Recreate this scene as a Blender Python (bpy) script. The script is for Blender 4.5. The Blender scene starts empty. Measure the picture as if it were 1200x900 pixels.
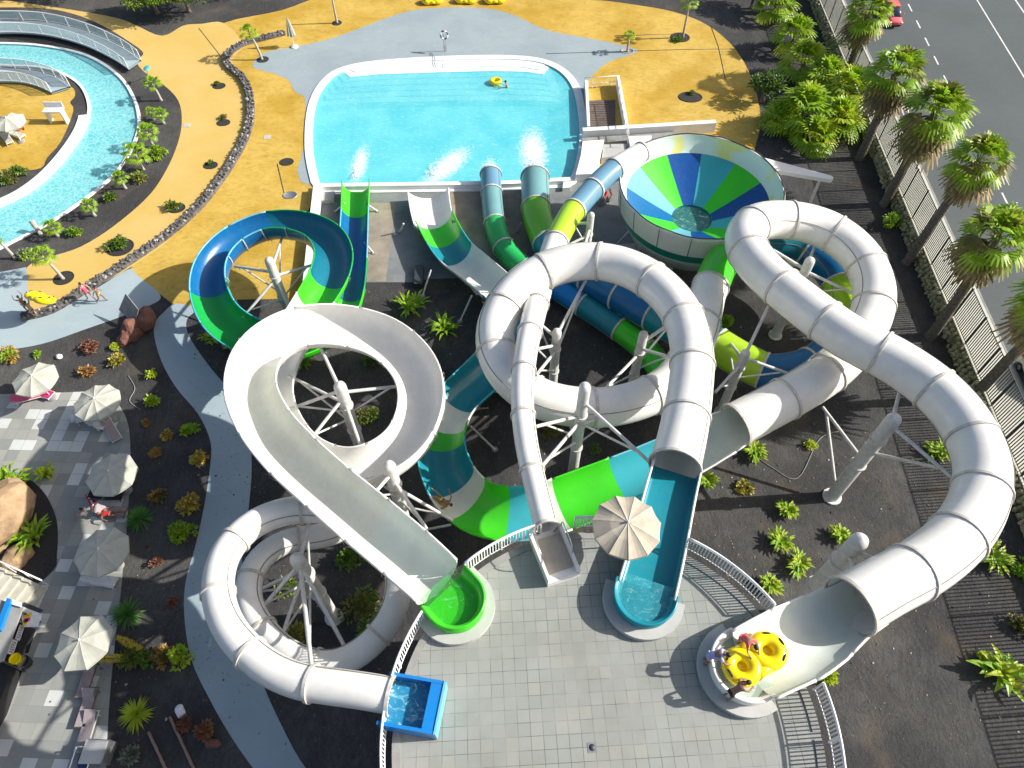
import bpy, bmesh, math, random
from mathutils import Vector, Matrix, Quaternion
from mathutils.geometry import delaunay_2d_cdt
R = math.radians
PI = math.pi
random.seed(7)
scene = bpy.context.scene
C = scene.collection

# ---------------------------------------------------------------- camera model
TH = R(35.8); FPX = 832.0; ZC = 39.0
def P(px, py, z=0.0):
    """point at height z seen at pixel (px,py) of the 1200x900 photograph"""
    u = px - 600; v = py - 450
    dy = FPX * math.sin(TH) - v * math.cos(TH)
    dz = -(FPX * math.cos(TH) + v * math.sin(TH))
    t = (z - ZC) / dz
    return Vector((u * t, dy * t, z))
def PL(pts, z=0.0): return [P(a, b, z) for a, b in pts]

# ---------------------------------------------------------------- materials
def lin(c):
    return tuple(((x / 255) / 12.92 if x / 255 <= .04045 else ((x / 255 + .055) / 1.055) ** 2.4) for x in c)
def nodes(name):
    m = bpy.data.materials.new(name); m.use_nodes = True
    nt = m.node_tree; b = nt.nodes['Principled BSDF']
    return m, nt, b
def mixc(nt, fac, a, b, blend='MIX'):
    n = nt.nodes.new('ShaderNodeMix'); n.data_type = 'RGBA'; n.blend_type = blend
    def s(sock, v):
        if isinstance(v, bpy.types.NodeSocket): nt.links.new(v, sock)
        elif isinstance(v, (int, float)): sock.default_value = v
        else: sock.default_value = (*v, 1) if len(v) == 3 else v
    s(n.inputs[0], fac); s(n.inputs[6], a); s(n.inputs[7], b)
    return n.outputs[2]
def coord(nt, scale=None, rot=0):
    t = nt.nodes.new('ShaderNodeTexCoord')
    if scale is None and rot == 0: return t.outputs['Object']
    mp = nt.nodes.new('ShaderNodeMapping'); nt.links.new(t.outputs['Object'], mp.inputs[0])
    if scale: mp.inputs['Scale'].default_value = scale
    mp.inputs['Rotation'].default_value = (0, 0, rot)
    return mp.outputs[0]
def noise(nt, scale, detail=4, rough=.6, vec=None, dist=0):
    n = nt.nodes.new('ShaderNodeTexNoise'); n.inputs['Scale'].default_value = scale
    n.inputs['Detail'].default_value = detail; n.inputs['Roughness'].default_value = rough
    n.inputs['Distortion'].default_value = dist
    nt.links.new(vec or coord(nt), n.inputs['Vector'])
    return n.outputs[0]
def ramp(nt, src, stops):
    r = nt.nodes.new('ShaderNodeValToRGB'); e = r.color_ramp.elements
    while len(e) < len(stops): e.new(.5)
    for k, (p, c) in zip(e, stops):
        k.position = p; k.color = (c, c, c, 1) if isinstance(c, (int, float)) else (*c, 1)
    nt.links.new(src, r.inputs[0]); return r.outputs[0]
def bump(nt, b, src, strength=.3, dist=.02):
    n = nt.nodes.new('ShaderNodeBump'); n.inputs['Strength'].default_value = strength
    n.inputs['Distance'].default_value = dist
    nt.links.new(src, n.inputs['Height']); nt.links.new(n.outputs[0], b.inputs['Normal'])
def mat(name, col, rough=.6, var=.25, scale=1.5, bmp=0, bscale=30, fine=0, spec=.5, metal=0, col2=None, coat=0, detail=5):
    m, nt, b = nodes(name)
    c2 = col2 or tuple(x * (1 - var) for x in col)
    f = ramp(nt, noise(nt, scale, detail), [(.35, 0), (.68, 1)])
    o = mixc(nt, f, col, c2)
    if fine:
        g = ramp(nt, noise(nt, 40, 3), [(.4, 0), (.62, 1)])
        o2 = mixc(nt, fine, (1, 1, 1), g)
        o = mixc(nt, 1.0, o, o2, 'MULTIPLY')
    nt.links.new(o, b.inputs['Base Color'])
    b.inputs['Roughness'].default_value = rough; b.inputs['Metallic'].default_value = metal
    b.inputs['Specular IOR Level'].default_value = spec
    b.inputs['Coat Weight'].default_value = coat
    if bmp: bump(nt, b, noise(nt, bscale, 5), bmp)
    return m
M = {}
def gel(name, col, grime=.0, gcol=(.42, .36, .27)):
    """glossy fibreglass with faint streaks and grime"""
    m, nt, b = nodes(name)
    big = ramp(nt, noise(nt, .55, 4, .6), [(.45, 0), (.75, 1)])
    fine = ramp(nt, noise(nt, 2.2, 9, .75, coord(nt, (1, 1, .3)), 1.2), [(.46, 0), (.8, 1)])
    o = mixc(nt, big, col, tuple(min(1, x * .86 + .008) for x in col))
    mm = nt.nodes.new('ShaderNodeMath'); mm.operation = 'MULTIPLY'; mm.inputs[1].default_value = grime
    nt.links.new(fine, mm.inputs[0])
    o = mixc(nt, mm.outputs[0], o, gcol)
    nt.links.new(o, b.inputs['Base Color'])
    b.inputs['Roughness'].default_value = .28; b.inputs['Specular IOR Level'].default_value = .45
    bump(nt, b, noise(nt, 2.5, 2), .12, .02)
    t = nt.nodes.new('ShaderNodeBsdfTranslucent'); nt.links.new(o, t.inputs[0])
    x = nt.nodes.new('ShaderNodeMixShader'); x.inputs[0].default_value = .10
    nt.links.new(b.outputs[0], x.inputs[1]); nt.links.new(t.outputs[0], x.inputs[2]); nt.links.new(x.outputs[0], nt.nodes['Material Output'].inputs[0])
    M[name] = m; return m
gel('g_white', (.85, .835, .79), .18); gel('g_cream', (.76, .77, .68), .30)
gel('g_pale', (.74, .79, .72), .15); gel('g_green', (.055, .60, .02), .08); gel('g_dgreen', (.01, .36, .07), .08)
gel('g_lime', (.40, .66, .03), .12); gel('g_teal', (.008, .24, .31), .08); gel('g_aqua', (.05, .42, .50), .08)
gel('g_blue', (.003, .13, .34), .08); gel('g_dteal', (.004, .16, .24), .10); gel('g_sky', (.13, .28, .40), .10)
gel('g_bblue', (.01, .22, .62), .05); gel('g_deep', (.004, .075, .30), .08); gel('g_lightblue', (.16, .50, .62), .1)
gel('g_paleteal', (.16, .35, .37), .15); gel('g_agreen', (.02, .46, .11), .1); gel('g_bgreen', (.16, .52, .02), .1); gel('g_band', (.01, .27, .20), .1)
M['flange'] = mat('flange_joint', (.60, .565, .51), .5, .3, 4)
M['seam'] = mat('seam_joint', (.30, .28, .25), .6, .3, 4)
M['steel'] = mat('white_painted_steel', (.74, .73, .70), .4, .25, 2.5, .15, 25, fine=.25)
M['galv'] = mat('galvanised_steel', (.45, .46, .47), .35, .25, 6, metal=.7)
M['chrome'] = mat('bright_steel_tube', (.6, .6, .6), .25, .1, 6, metal=.9)
M['railwhite'] = mat('white_rail_paint', (.80, .80, .80), .4, .12, 3)
M['kerb'] = mat('white_pool_kerb', (.80, .81, .80), .5, .12, 1.2, .1, 20)
M['concrete'] = mat('plain_concrete', (.34, .34, .32), .85, .35, .8, .3, 25, fine=.2, col2=(.20, .20, .19))
M['concrete_d'] = mat('damp_concrete', (.24, .245, .24), .8, .4, .35, .3, 22, fine=.25, col2=(.12, .12, .12))
M['beige_conc'] = mat('beige_concrete', (.36, .31, .24), .85, .35, .7, .3, 22, fine=.2)
M['black'] = mat('black_rubber', (.015, .015, .016), .6)
M['dark'] = mat('dark_grey_paint', (.05, .055, .06), .5)
M['yellowtube'] = mat('yellow_vinyl', (.86, .66, .0), .25, .08, 3, coat=.3)
M['canvas'] = mat('cream_canvas', (.46, .46, .39), .85, .15, 2.2, .2, 40)
M['canvas_tan'] = mat('tan_canvas', (.46, .405, .32), .85, .18, 2.2, .2, 40)
M['skin'] = mat('skin_light', (.48, .28, .19), .5, .08, 5)
M['skin_d'] = mat('skin_tan', (.26, .135, .085), .5, .08, 5)
M['hair'] = mat('dark_hair', (.022, .014, .01), .6, .2, 8)
for n, c in dict(c_pink=(.75, .10, .20), c_coral=(.78, .12, .14), c_magenta=(.62, .02, .16), c_yellow=(.8, .55, .03),
                 c_black=(.012, .012, .014), c_lilac=(.42, .42, .72), c_red=(.5, .03, .03), c_white=(.75, .75, .75),
                 c_navy=(.01, .03, .14), c_blue=(.02, .2, .5), c_brown=(.16, .10, .08), c_mauve=(.36, .30, .30)).items():
    M[n] = mat(n.replace('c_', 'cloth_'), c, .75, .2, 5, .2, 50)
def leafmat(name, c1, c2, c3=None, tr=.42):
    m, nt, b = nodes(name)
    f = ramp(nt, noise(nt, 1.4, 3), [(.38, 0), (.62, 1)])
    o = mixc(nt, f, c1, c2)
    if c3:
        g = ramp(nt, noise(nt, 6, 2), [(.55, 0), (.68, 1)]); o = mixc(nt, g, o, c3)
    nt.links.new(o, b.inputs['Base Color']); b.inputs['Roughness'].default_value = .45
    t = nt.nodes.new('ShaderNodeBsdfTranslucent'); nt.links.new(o, t.inputs[0])
    x = nt.nodes.new('ShaderNodeMixShader'); x.inputs[0].default_value = tr
    nt.links.new(b.outputs[0], x.inputs[1]); nt.links.new(t.outputs[0], x.inputs[2])
    nt.links.new(x.outputs[0], nt.nodes['Material Output'].inputs[0])
    M[name] = m
leafmat('l_palm', (.16, .34, .012), (.34, .48, .02), (.50, .48, .04))
leafmat('l_bright', (.20, .42, .02), (.40, .56, .04))
leafmat('l_mid', (.08, .18, .02), (.15, .26, .025), (.22, .30, .03))
leafmat('l_dark', (.025, .065, .012), (.05, .11, .02))
leafmat('l_olive', (.14, .15, .03), (.24, .22, .05))
leafmat('l_yellow', (.60, .52, .06), (.70, .58, .10))
leafmat('l_orange', (.40, .22, .06), (.50, .32, .08))
leafmat('l_agave', (.07, .22, .04), (.14, .32, .06))
leafmat('l_lime', (.42, .56, .03), (.55, .60, .05))
leafmat('l_grey', (.16, .20, .15), (.24, .27, .20))
leafmat('l_dead', (.26, .18, .07), (.38, .29, .13), (.12, .08, .04), .15)
leafmat('l_red', (.25, .10, .06), (.32, .16, .10))
M['bark'] = mat('palm_bark', (.20, .17, .14), .9, .4, 6, .6, 18, col2=(.09, .075, .06))
M['bark_pale'] = mat('pale_bark', (.42, .39, .34), .9, .3, 6, .5, 18)
M['log'] = mat('weathered_log', (.34, .22, .17), .9, .3, 5, .5, 15)
M['rock_red'] = mat('red_lava_rock', (.26, .115, .075), .9, .45, 1.4, .8, 5, fine=.3, col2=(.12, .055, .04))
M['rock_tan'] = mat('tan_boulder', (.50, .34, .19), .9, .4, 1.2, .8, 5, fine=.3, col2=(.28, .18, .10))
M['stone'] = mat('dark_lava_stone', (.16, .15, .145), .9, .6, 2.5, .6, 12, col2=(.035, .033, .033))
M['stone_pale'] = mat('pale_rubble', (.48, .46, .27), .9, .5, 2.5, .6, 12, col2=(.12, .12, .07))
M['stonelite'] = mat('light_lava_stone', (.42, .40, .38), .9, .5, 3, .6, 12)
M['fencebar'] = mat('grey_fence_paint', (.12, .125, .11), .6, .2, 3)
M['soil'] = mat('pit_gravel', (.035, .032, .032), .95, .4, 6, .5, 60)
M['foam'] = mat('white_foam', (.85, .9, .92), .5, .1, 8)
M['wood'] = mat('slatted_decking', (.13, .10, .085), .8, .35, 3, .4, 20)
M['glass'] = mat('car_glass', (.02, .03, .04), .08, .1, 3)

# ---------------------------------------------------------------- ground materials
def ground_mat():
    m, nt, b = nodes('black_volcanic_gravel')
    big = ramp(nt, noise(nt, .12, 6, .62), [(.42, 0), (.66, 1)])
    mid = ramp(nt, noise(nt, .7, 7, .7), [(.4, 0), (.7, 1)])
    fine = ramp(nt, noise(nt, 14, 5, .75), [(.36, 0), (.72, 1)])
    o = mixc(nt, big, (.027, .027, .030), (.10, .096, .09))
    mm = nt.nodes.new('ShaderNodeMath'); mm.operation = 'MULTIPLY'; mm.inputs[1].default_value = .55
    nt.links.new(mid, mm.inputs[0])
    o = mixc(nt, mm.outputs[0], o, (.036, .034, .034))
    mm = nt.nodes.new('ShaderNodeMath'); mm.operation = 'MULTIPLY'; mm.inputs[1].default_value = .30
    nt.links.new(fine, mm.inputs[0])
    o = mixc(nt, mm.outputs[0], o, (.12, .115, .105))
    cr = ramp(nt, noise(nt, .9, 10, .8, coord(nt, (1, .35, 1), .5), 2.5), [(.47, 1), (.5, .35), (.53, 1)])
    o = mixc(nt, .8, o, cr, 'MULTIPLY')
    br = ramp(nt, noise(nt, .3, 5, .6, coord(nt, (1, 1, 1), 1.1)), [(.56, 0), (.72, .55)])
    o = mixc(nt, br, o, (.115, .085, .05))
    sp = ramp(nt, noise(nt, 9, 2, .5), [(.72, 0), (.74, 1)])
    o = mixc(nt, sp, o, (.25, .23, .20))
    nt.links.new(o, b.inputs['Base Color']); b.inputs['Roughness'].default_value = .95
    bump(nt, b, noise(nt, 6, 8, .7), .8, .08)
    return m
M['ground'] = ground_mat()
def deck_mat(name, c, c2, c3, s1=.25, bigamt=1):
    m, nt, b = nodes(name)
    f = ramp(nt, noise(nt, s1, 5, .6), [(.42, 0), (.62, 1)])
    o = mixc(nt, f, c, c2)
    g = ramp(nt, noise(nt, .9, 10, .78, coord(nt, (1, 2.0, 1), .3), 1.8), [(.47, 0), (.72, 1)])
    mm = nt.nodes.new('ShaderNodeMath'); mm.operation = 'MULTIPLY'; mm.inputs[1].default_value = bigamt
    nt.links.new(g, mm.inputs[0])
    o = mixc(nt, mm.outputs[0], o, c3)
    nt.links.new(o, b.inputs['Base Color']); b.inputs['Roughness'].default_value = .8
    bump(nt, b, noise(nt, 30, 4), .15, .01)
    M[name] = m
deck_mat('yellow_deck', (.54, .365, .07), (.43, .265, .022), (.24, .145, .018), .2, .8)
deck_mat('yellow_path', (.57, .40, .13), (.54, .37, .095), (.48, .31, .07), .2, .4)
deck_mat('grey_deck', (.27, .33, .355), (.235, .29, .32), (.42, .45, .42), .2, .35)
deck_mat('grey_path', (.33, .41, .44), (.29, .365, .40), (.42, .48, .48), .15, .35)
deck_mat('pump_floor', (.20, .215, .215), (.13, .14, .145), (.26, .25, .22), .25, .5)
deck_mat('asphalt', (.070, .086, .090), (.060, .073, .077), (.10, .112, .108), .15, .4)
deck_mat('pavement', (.50, .50, .44), (.46, .46, .40), (.34, .34, .29), .4, .4)
M['marking'] = mat('road_marking_paint', (.70, .71, .68), .7, .25, 2)

def tile_mat(name, w, h, cols, mortar, rot=0, off=.0, dark=.0, rnd=(0, 1), msize=.02):
    m, nt, b = nodes(name)
    v = coord(nt, (1, 1, 1), rot)
    br = nt.nodes.new('ShaderNodeTexBrick'); nt.links.new(v, br.inputs['Vector'])
    br.offset = off; br.offset_frequency = 2; br.squash = 1
    br.inputs['Scale'].default_value = 1; br.inputs['Brick Width'].default_value = w
    br.inputs['Row Height'].default_value = h; br.inputs['Mortar Size'].default_value = msize
    br.inputs['Mortar Smooth'].default_value = .1
    br.inputs['Color1'].default_value = (0, 0, 0, 1); br.inputs['Color2'].default_value = (1, 1, 1, 1)
    br.inputs['Mortar'].default_value = (.5, .5, .5, 1)
    r = nt.nodes.new('ShaderNodeValToRGB'); r.color_ramp.interpolation = 'CONSTANT'
    e = r.color_ramp.elements
    while len(e) < len(cols): e.new(.5)
    for k, (p, c) in zip(e, cols): k.position = p; k.color = (*c, 1)
    nt.links.new(br.outputs['Color'], r.inputs[0])
    st = ramp(nt, noise(nt, .35, 6, .65), [(.4, 0), (.7, 1)])
    o = mixc(nt, st, r.outputs[0], (.76, .76, .72), 'MULTIPLY') if False else r.outputs[0]
    d = mixc(nt, st, (1, 1, 1), (.84, .83, .80)); o = mixc(nt, 1.0, o, d, 'MULTIPLY')
    fac = br.outputs['Fac']
    if dark:   # mortar that is dirty here and clean there
        dm = ramp(nt, noise(nt, .6, 4), [(.4, 0.15), (.62, 1)])
        mm = nt.nodes.new('ShaderNodeMath'); mm.operation = 'MULTIPLY'
        nt.links.new(dm, mm.inputs[0]); nt.links.new(fac, mm.inputs[1]); fac = mm.outputs[0]
    o = mixc(nt, fac, o, mortar)
    nt.links.new(o, b.inputs['Base Color']); b.inputs['Roughness'].default_value = .75
    bump(nt, b, noise(nt, 20, 4), .12, .01)
    M[name] = m
tile_mat('platform_tiles', .47, .47, [(0, (.262, .276, .257)), (.3, (.28, .292, .272)), (.6, (.268, .283, .262)), (.85, (.292, .30, .275))], (.095, .105, .095), R(-3), 0, .5, msize=.012)
tile_mat('terrace_tiles', .78, .78, [(0, (.31, .32, .29)), (.25, (.26, .27, .26)), (.5, (.34, .34, .31)), (.66, (.29, .30, .28)), (.78, (.56, .58, .56))], (.22, .22, .20), R(2), 0, 0, msize=.012)

def water_mat(name, col, alpha, foams=(), cells=0, deep=None):
    m, nt, b = nodes(name)
    v = coord(nt)
    f = ramp(nt, noise(nt, .28, 3, .5, v, .5), [(.35, 0), (.7, 1)])
    o = mixc(nt, f, col, deep or tuple(x * .8 for x in col))
    rip = ramp(nt, noise(nt, 2.2, 4, .6, coord(nt, (1, 2.2, 1), .2), 1.0), [(.55, 0), (.75, 1)])
    mm = nt.nodes.new('ShaderNodeMath'); mm.operation = 'MULTIPLY'; mm.inputs[1].default_value = .5 + .3 * cells
    nt.links.new(rip, mm.inputs[0])
    o = mixc(nt, mm.outputs[0], o, (.55, .88, .90))
    a = None
    foamv = None
    for (x, y, ang, lx, ly, amt) in foams:
        mp = nt.nodes.new('ShaderNodeMapping'); mp.vector_type = 'TEXTURE'
        mp.inputs['Location'].default_value = (x, y, 0); mp.inputs['Rotation'].default_value = (0, 0, ang)
        mp.inputs['Scale'].default_value = (lx, ly, 1)
        nt.links.new(v, mp.inputs[0])
        ln = nt.nodes.new('ShaderNodeVectorMath'); ln.operation = 'LENGTH'
        sx = nt.nodes.new('ShaderNodeVectorMath'); sx.operation = 'MULTIPLY'; sx.inputs[1].default_value = (1, 1, 0)
        nt.links.new(mp.outputs[0], sx.inputs[0]); nt.links.new(sx.outputs[0], ln.inputs[0])
        rr = ramp(nt, ln.outputs['Value'], [(0, amt), (1, 0)])
        if foamv is None: foamv = rr
        else:
            q = nt.nodes.new('ShaderNodeMath'); q.operation = 'ADD'
            nt.links.new(foamv, q.inputs[0]); nt.links.new(rr, q.inputs[1]); foamv = q.outputs[0]
    if foamv is not None:
        q = nt.nodes.new('ShaderNodeMath'); q.operation = 'ADD'
        nz = noise(nt, 3.2, 8, .75, v, .6)
        nt.links.new(foamv, q.inputs[0]); nt.links.new(nz, q.inputs[1])
        fm = ramp(nt, q.outputs[0], [(.72, 0), (1.0, 1)])
        o = mixc(nt, fm, o, (.85, .93, .95))
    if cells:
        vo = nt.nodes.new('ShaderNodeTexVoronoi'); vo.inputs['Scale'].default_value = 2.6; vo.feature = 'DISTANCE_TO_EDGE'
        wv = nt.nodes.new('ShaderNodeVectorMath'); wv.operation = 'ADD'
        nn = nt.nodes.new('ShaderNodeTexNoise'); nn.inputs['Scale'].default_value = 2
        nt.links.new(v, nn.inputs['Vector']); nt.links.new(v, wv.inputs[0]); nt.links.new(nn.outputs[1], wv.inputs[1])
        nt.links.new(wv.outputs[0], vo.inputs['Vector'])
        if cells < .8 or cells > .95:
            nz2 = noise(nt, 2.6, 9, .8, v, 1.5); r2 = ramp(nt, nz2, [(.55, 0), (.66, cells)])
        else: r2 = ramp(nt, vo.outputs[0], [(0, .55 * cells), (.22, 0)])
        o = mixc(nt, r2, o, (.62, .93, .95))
    nt.links.new(o, b.inputs['Base Color'])
    b.inputs['Alpha'].default_value = alpha; b.inputs['Roughness'].default_value = .08
    bump(nt, b, noise(nt, 1.6, 5, .6, coord(nt, (1, 1.7, 1)), .8), .35, .12)
    M[name] = m

gel('g_lime2', (.40, .66, .03))
def bowlwall():
    m, nt, b = nodes('bowl_wall_gelcoat')
    o = ramp(nt, noise(nt, .55, 2, .4), [(.55, (.62, .72, .66)), (.66, (.70, .68, .22))])
    nt.links.new(o, b.inputs['Base Color']); b.inputs['Roughness'].default_value = .3; M['bowlwall'] = m
bowlwall()
water_mat('w_drain', (.03, .16, .15), .9, [], cells=.5)
water_mat('w_foamblue', (.03, .28, .50), .8, [], cells=1.0)
M['terr_step'] = mat('pale_stone_step', (.50, .48, .40), .8, .2, 2, .2, 20)
def glassmat():
    m, nt, b = nodes('rail_glass'); b.inputs['Base Color'].default_value = (.45, .6, .62, 1); b.inputs['Alpha'].default_value = .35; b.inputs['Roughness'].default_value = .1; M['railglass'] = m
glassmat()
leafmat('l_dead2', (.12, .08, .035), (.18, .13, .06), None, .1)
# ---------------------------------------------------------------- mesh helpers
Z3 = Vector((0, 0, 1))
def tag(o, label=None, cat=None, group=None, kind=None):
    if label: o['label'] = label
    if cat: o['category'] = cat
    if group: o['group'] = group
    if kind: o['kind'] = kind
    return o
ORG = {}
def thing(name, loc, label, cat, group=None, rz=0):
    o = bpy.data.objects.new(name, None); o.empty_display_size = .3; C.objects.link(o)
    o.location = Vector(loc); o.rotation_euler = (0, 0, rz)
    ORG[o.name] = Vector(loc)
    return tag(o, label, cat, group)
def copy_tree(o, parent=None):
    c = o.copy(); C.objects.link(c)
    if parent is not None: c.parent = parent
    ORG[c.name] = ORG.get(o.name, Vector((0, 0, 0)))
    for ch in list(o.children): copy_tree(ch, c)
    return c
def frame(d):
    d = d.normalized()
    a = d.cross(Z3)
    if a.length < 1e-4: a = Vector((1, 0, 0))
    a.normalize(); return a, a.cross(d).normalized()
class MB:
    def __init__(s): s.v = []; s.f = []; s.m = []; s.s = []; s.mats = []
    def mi(s, m):
        m = M[m] if isinstance(m, str) else m
        if m not in s.mats: s.mats.append(m)
        return s.mats.index(m)
    def add(s, vs, fs, m, smooth=False):
        k = len(s.v); i = s.mi(m); s.v += [tuple(v) for v in vs]
        for f in fs: s.f.append([k + q for q in f]); s.m.append(i); s.s.append(smooth)
        return s
    def box(s, c, size, m, rz=0, bev=0):
        c = Vector(c); x, y, z = [q / 2 for q in size]
        cs, sn = math.cos(rz), math.sin(rz)
        vs = []
        for dz in (-z, z):
            for dx, dy in ((-x, -y), (x, -y), (x, y), (-x, y)):
                vs.append((c.x + dx * cs - dy * sn, c.y + dx * sn + dy * cs, c.z + dz))
        return s.add(vs, [(3, 2, 1, 0), (4, 5, 6, 7), (0, 1, 5, 4), (1, 2, 6, 5), (2, 3, 7, 6), (3, 0, 4, 7)], m)
    def cyl(s, p0, p1, r0, r1, m, n=10, dome=False):
        p0 = Vector(p0); p1 = Vector(p1); a, b = frame(p1 - p0); d = (p1 - p0).normalized()
        rings = [(p0, r0), (p1, r1)]
        if dome: rings += [(p1 + d * r1 * .5, r1 * .86), (p1 + d * r1 * .85, r1 * .5), (p1 + d * r1 * .98, r1 * .12)]
        vs = []; fs = []
        for p, r in rings:
            for k in range(n):
                t = 2 * PI * k / n; vs.append(p + a * r * math.cos(t) + b * r * math.sin(t))
        for j in range(len(rings) - 1):
            for k in range(n):
                fs.append((j * n + k, j * n + (k + 1) % n, (j + 1) * n + (k + 1) % n, (j + 1) * n + k))
        s.add(vs, fs, m, True)
        k = len(rings) - 1
        s.add([vs[i] for i in range(n)], [tuple(range(n - 1, -1, -1))], m)
        s.add([vs[k * n + i] for i in range(n)], [tuple(range(n))], m)
        return s
    def path(s, pts, r, m, n=6, closed=False):
        pts = [Vector(p) for p in pts]; N = len(pts); vs = []; fs = []
        for i, p in enumerate(pts):
            if closed: d = pts[(i + 1) % N] - pts[i - 1]
            else: d = pts[min(i + 1, N - 1)] - pts[max(i - 1, 0)]
            a, b = frame(d); rr = r[i] if isinstance(r, (list, tuple)) else r
            for k in range(n):
                t = 2 * PI * k / n; vs.append(p + a * rr * math.cos(t) + b * rr * math.sin(t))
        for j in range(N if closed else N - 1):
            j2 = (j + 1) % N
            for k in range(n): fs.append((j * n + k, j * n + (k + 1) % n, j2 * n + (k + 1) % n, j2 * n + k))
        if not closed: fs.append(tuple(range(n - 1, -1, -1))); fs.append(tuple((N - 1) * n + k for k in range(n)))
        return s.add(vs, fs, m, True)
    def lathe(s, prof, c, m, n=32, smooth=True, a0=0, a1=2 * PI, fsel=None):
        c = Vector(c); full = abs(a1 - a0 - 2 * PI) < 1e-6; nn = n if full else n + 1
        vs = []; fs = []
        for r, z in prof:
            for k in range(nn):
                t = a0 + (a1 - a0) * k / n; vs.append((c.x + r * math.cos(t), c.y + r * math.sin(t), c.z + z))
        for j in range(len(prof) - 1):
            for k in range(n):
                k2 = (k + 1) % nn
                fs.append((j * nn + k, j * nn + k2, (j + 1) * nn + k2, (j + 1) * nn + k))
        return s.add(vs, fs, m, smooth)
    def prism(s, poly, z0, z1, m, mside=None):
        n = len(poly)
        a = sum(poly[i][0] * poly[(i + 1) % n][1] - poly[(i + 1) % n][0] * poly[i][1] for i in range(n))
        if a < 0: poly = poly[::-1]
        vs = [(p[0], p[1], z0) for p in poly] + [(p[0], p[1], z1) for p in poly]
        s.add(vs, [tuple(range(n, 2 * n))], m)
        s.add(vs, [tuple(range(n - 1, -1, -1))] + [(i, (i + 1) % n, n + (i + 1) % n, n + i) for i in range(n)], mside or m)
        return s
    def blob(s, c, r, m, seed=0, rough=.25, sub=2, flat=1.0, facet=False):
        bm = bmesh.new(); bmesh.ops.create_icosphere(bm, subdivisions=sub, radius=1)
        rd = random.Random(seed); ax = [Vector((rd.uniform(-1, 1), rd.uniform(-1, 1), rd.uniform(-1, 1))).normalized() for _ in range(7)]
        am = [rd.uniform(.3, 1) for _ in range(7)]
        r = Vector((r, r, r)) if isinstance(r, (int, float)) else Vector(r)
        vs = []
        for v in bm.verts:
            d = v.co.normalized(); k = 1 + rough * sum(am[i] * (abs(d.dot(ax[i])) - .5) for i in range(7)) * .6 + rd.uniform(-1, 1) * rough * .12
            vs.append((c[0] + d.x * r.x * k, c[1] + d.y * r.y * k, c[2] + d.z * r.z * k * flat))
        fs = [tuple(v.index for v in f.verts) for f in bm.faces]; bm.free()
        return s.add(vs, fs, m, not facet)
    def mesh(s, name, org=None):
        me = bpy.data.meshes.new(name); o = org or Vector((0, 0, 0))
        me.from_pydata([(v[0] - o.x, v[1] - o.y, v[2] - o.z) for v in s.v], [], s.f)
        for m in s.mats: me.materials.append(m)
        me.polygons.foreach_set('material_index', s.m); me.polygons.foreach_set('use_smooth', s.s)
        me.update(); return me
    def build(s, name, parent=None, loc=None):
        """loc: own origin of a top-level mesh; with a parent, world coordinates are made relative to the parent's origin"""
        org = ORG.get(parent.name, Vector((0, 0, 0))) if parent else (Vector(loc) if loc is not None else Vector((0, 0, 0)))
        o = bpy.data.objects.new(name, s.mesh(name, org)); C.objects.link(o)
        if parent: o.parent = parent
        elif loc is not None: o.location = Vector(loc)
        ORG[o.name] = org
        return o
    def xf(s, mtx):
        s.v = [tuple(mtx @ Vector(v)) for v in s.v]; return s

def smooth(pts, n=6, closed=True):
    pts = [Vector(p) for p in pts]; N = len(pts); out = []
    rng = N if closed else N - 1
    for i in range(rng):
        if closed: a, b, c, d = pts[i - 1], pts[i], pts[(i + 1) % N], pts[(i + 2) % N]
        else: a, b, c, d = pts[max(i - 1, 0)], pts[i], pts[i + 1], pts[min(i + 2, N - 1)]
        for k in range(n):
            t = k / n
            out.append(.5 * ((2 * b) + (c - a) * t + (2 * a - 5 * b + 4 * c - d) * t * t + (3 * b - a - 3 * c + d) * t ** 3))
    if not closed: out.append(pts[-1])
    return out
def inpoly(x, y, poly):
    c = False; n = len(poly); j = n - 1
    for i in range(n):
        xi, yi = poly[i][0], poly[i][1]; xj, yj = poly[j][0], poly[j][1]
        if (yi > y) != (yj > y) and x < (xj - xi) * (y - yi) / (yj - yi) + xi: c = not c
        j = i
    return c
HOLES = []
def sheet(name, poly, z, m, holes=None, label=None, kind='structure'):
    holes = HOLES if holes is None else holes
    vs = []; es = []
    for pl in [poly] + list(holes):
        k = len(vs); n = len(pl)
        vs += [Vector((p[0], p[1])) for p in pl]; es += [(k + i, k + (i + 1) % n) for i in range(n)]
    r = delaunay_2d_cdt(vs, es, [], 0, 1e-4)
    V, F = r[0], r[2]; fs = []
    for f in F:
        cx = sum(V[i][0] for i in f) / len(f); cy = sum(V[i][1] for i in f) / len(f)
        if inpoly(cx, cy, poly) and not any(inpoly(cx, cy, h) for h in holes): fs.append(tuple(f))
    mb = MB(); mb.add([(v[0], v[1], z) for v in V], fs, m)
    o = mb.build(name); tag(o, label=label, kind=kind); return o
def offset(poly, d):
    """shift a closed outline sideways by d (positive = to the left of its direction)"""
    n = len(poly); out = []
    for i in range(n):
        t = (Vector(poly[(i + 1) % n][:2]) - Vector(poly[i - 1][:2])).normalized()
        out.append(Vector((poly[i][0] - t.y * d, poly[i][1] + t.x * d, poly[i][2] if len(poly[i]) > 2 else 0)))
    return out
def ring(mb, outer, inner, z0, z1, m):
    """a kerb between two outlines of equal length"""
    n = len(outer)
    vs = [(p[0], p[1], z) for pl, z in ((outer, z0), (outer, z1), (inner, z1), (inner, z0)) for p in pl]
    fs = []
    for j in range(3):
        for i in range(n):
            k = (i + 1) % n; fs.append((j * n + i, j * n + k, (j + 1) * n + k, (j + 1) * n + i))
    mb.add(vs, fs, m)

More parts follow.
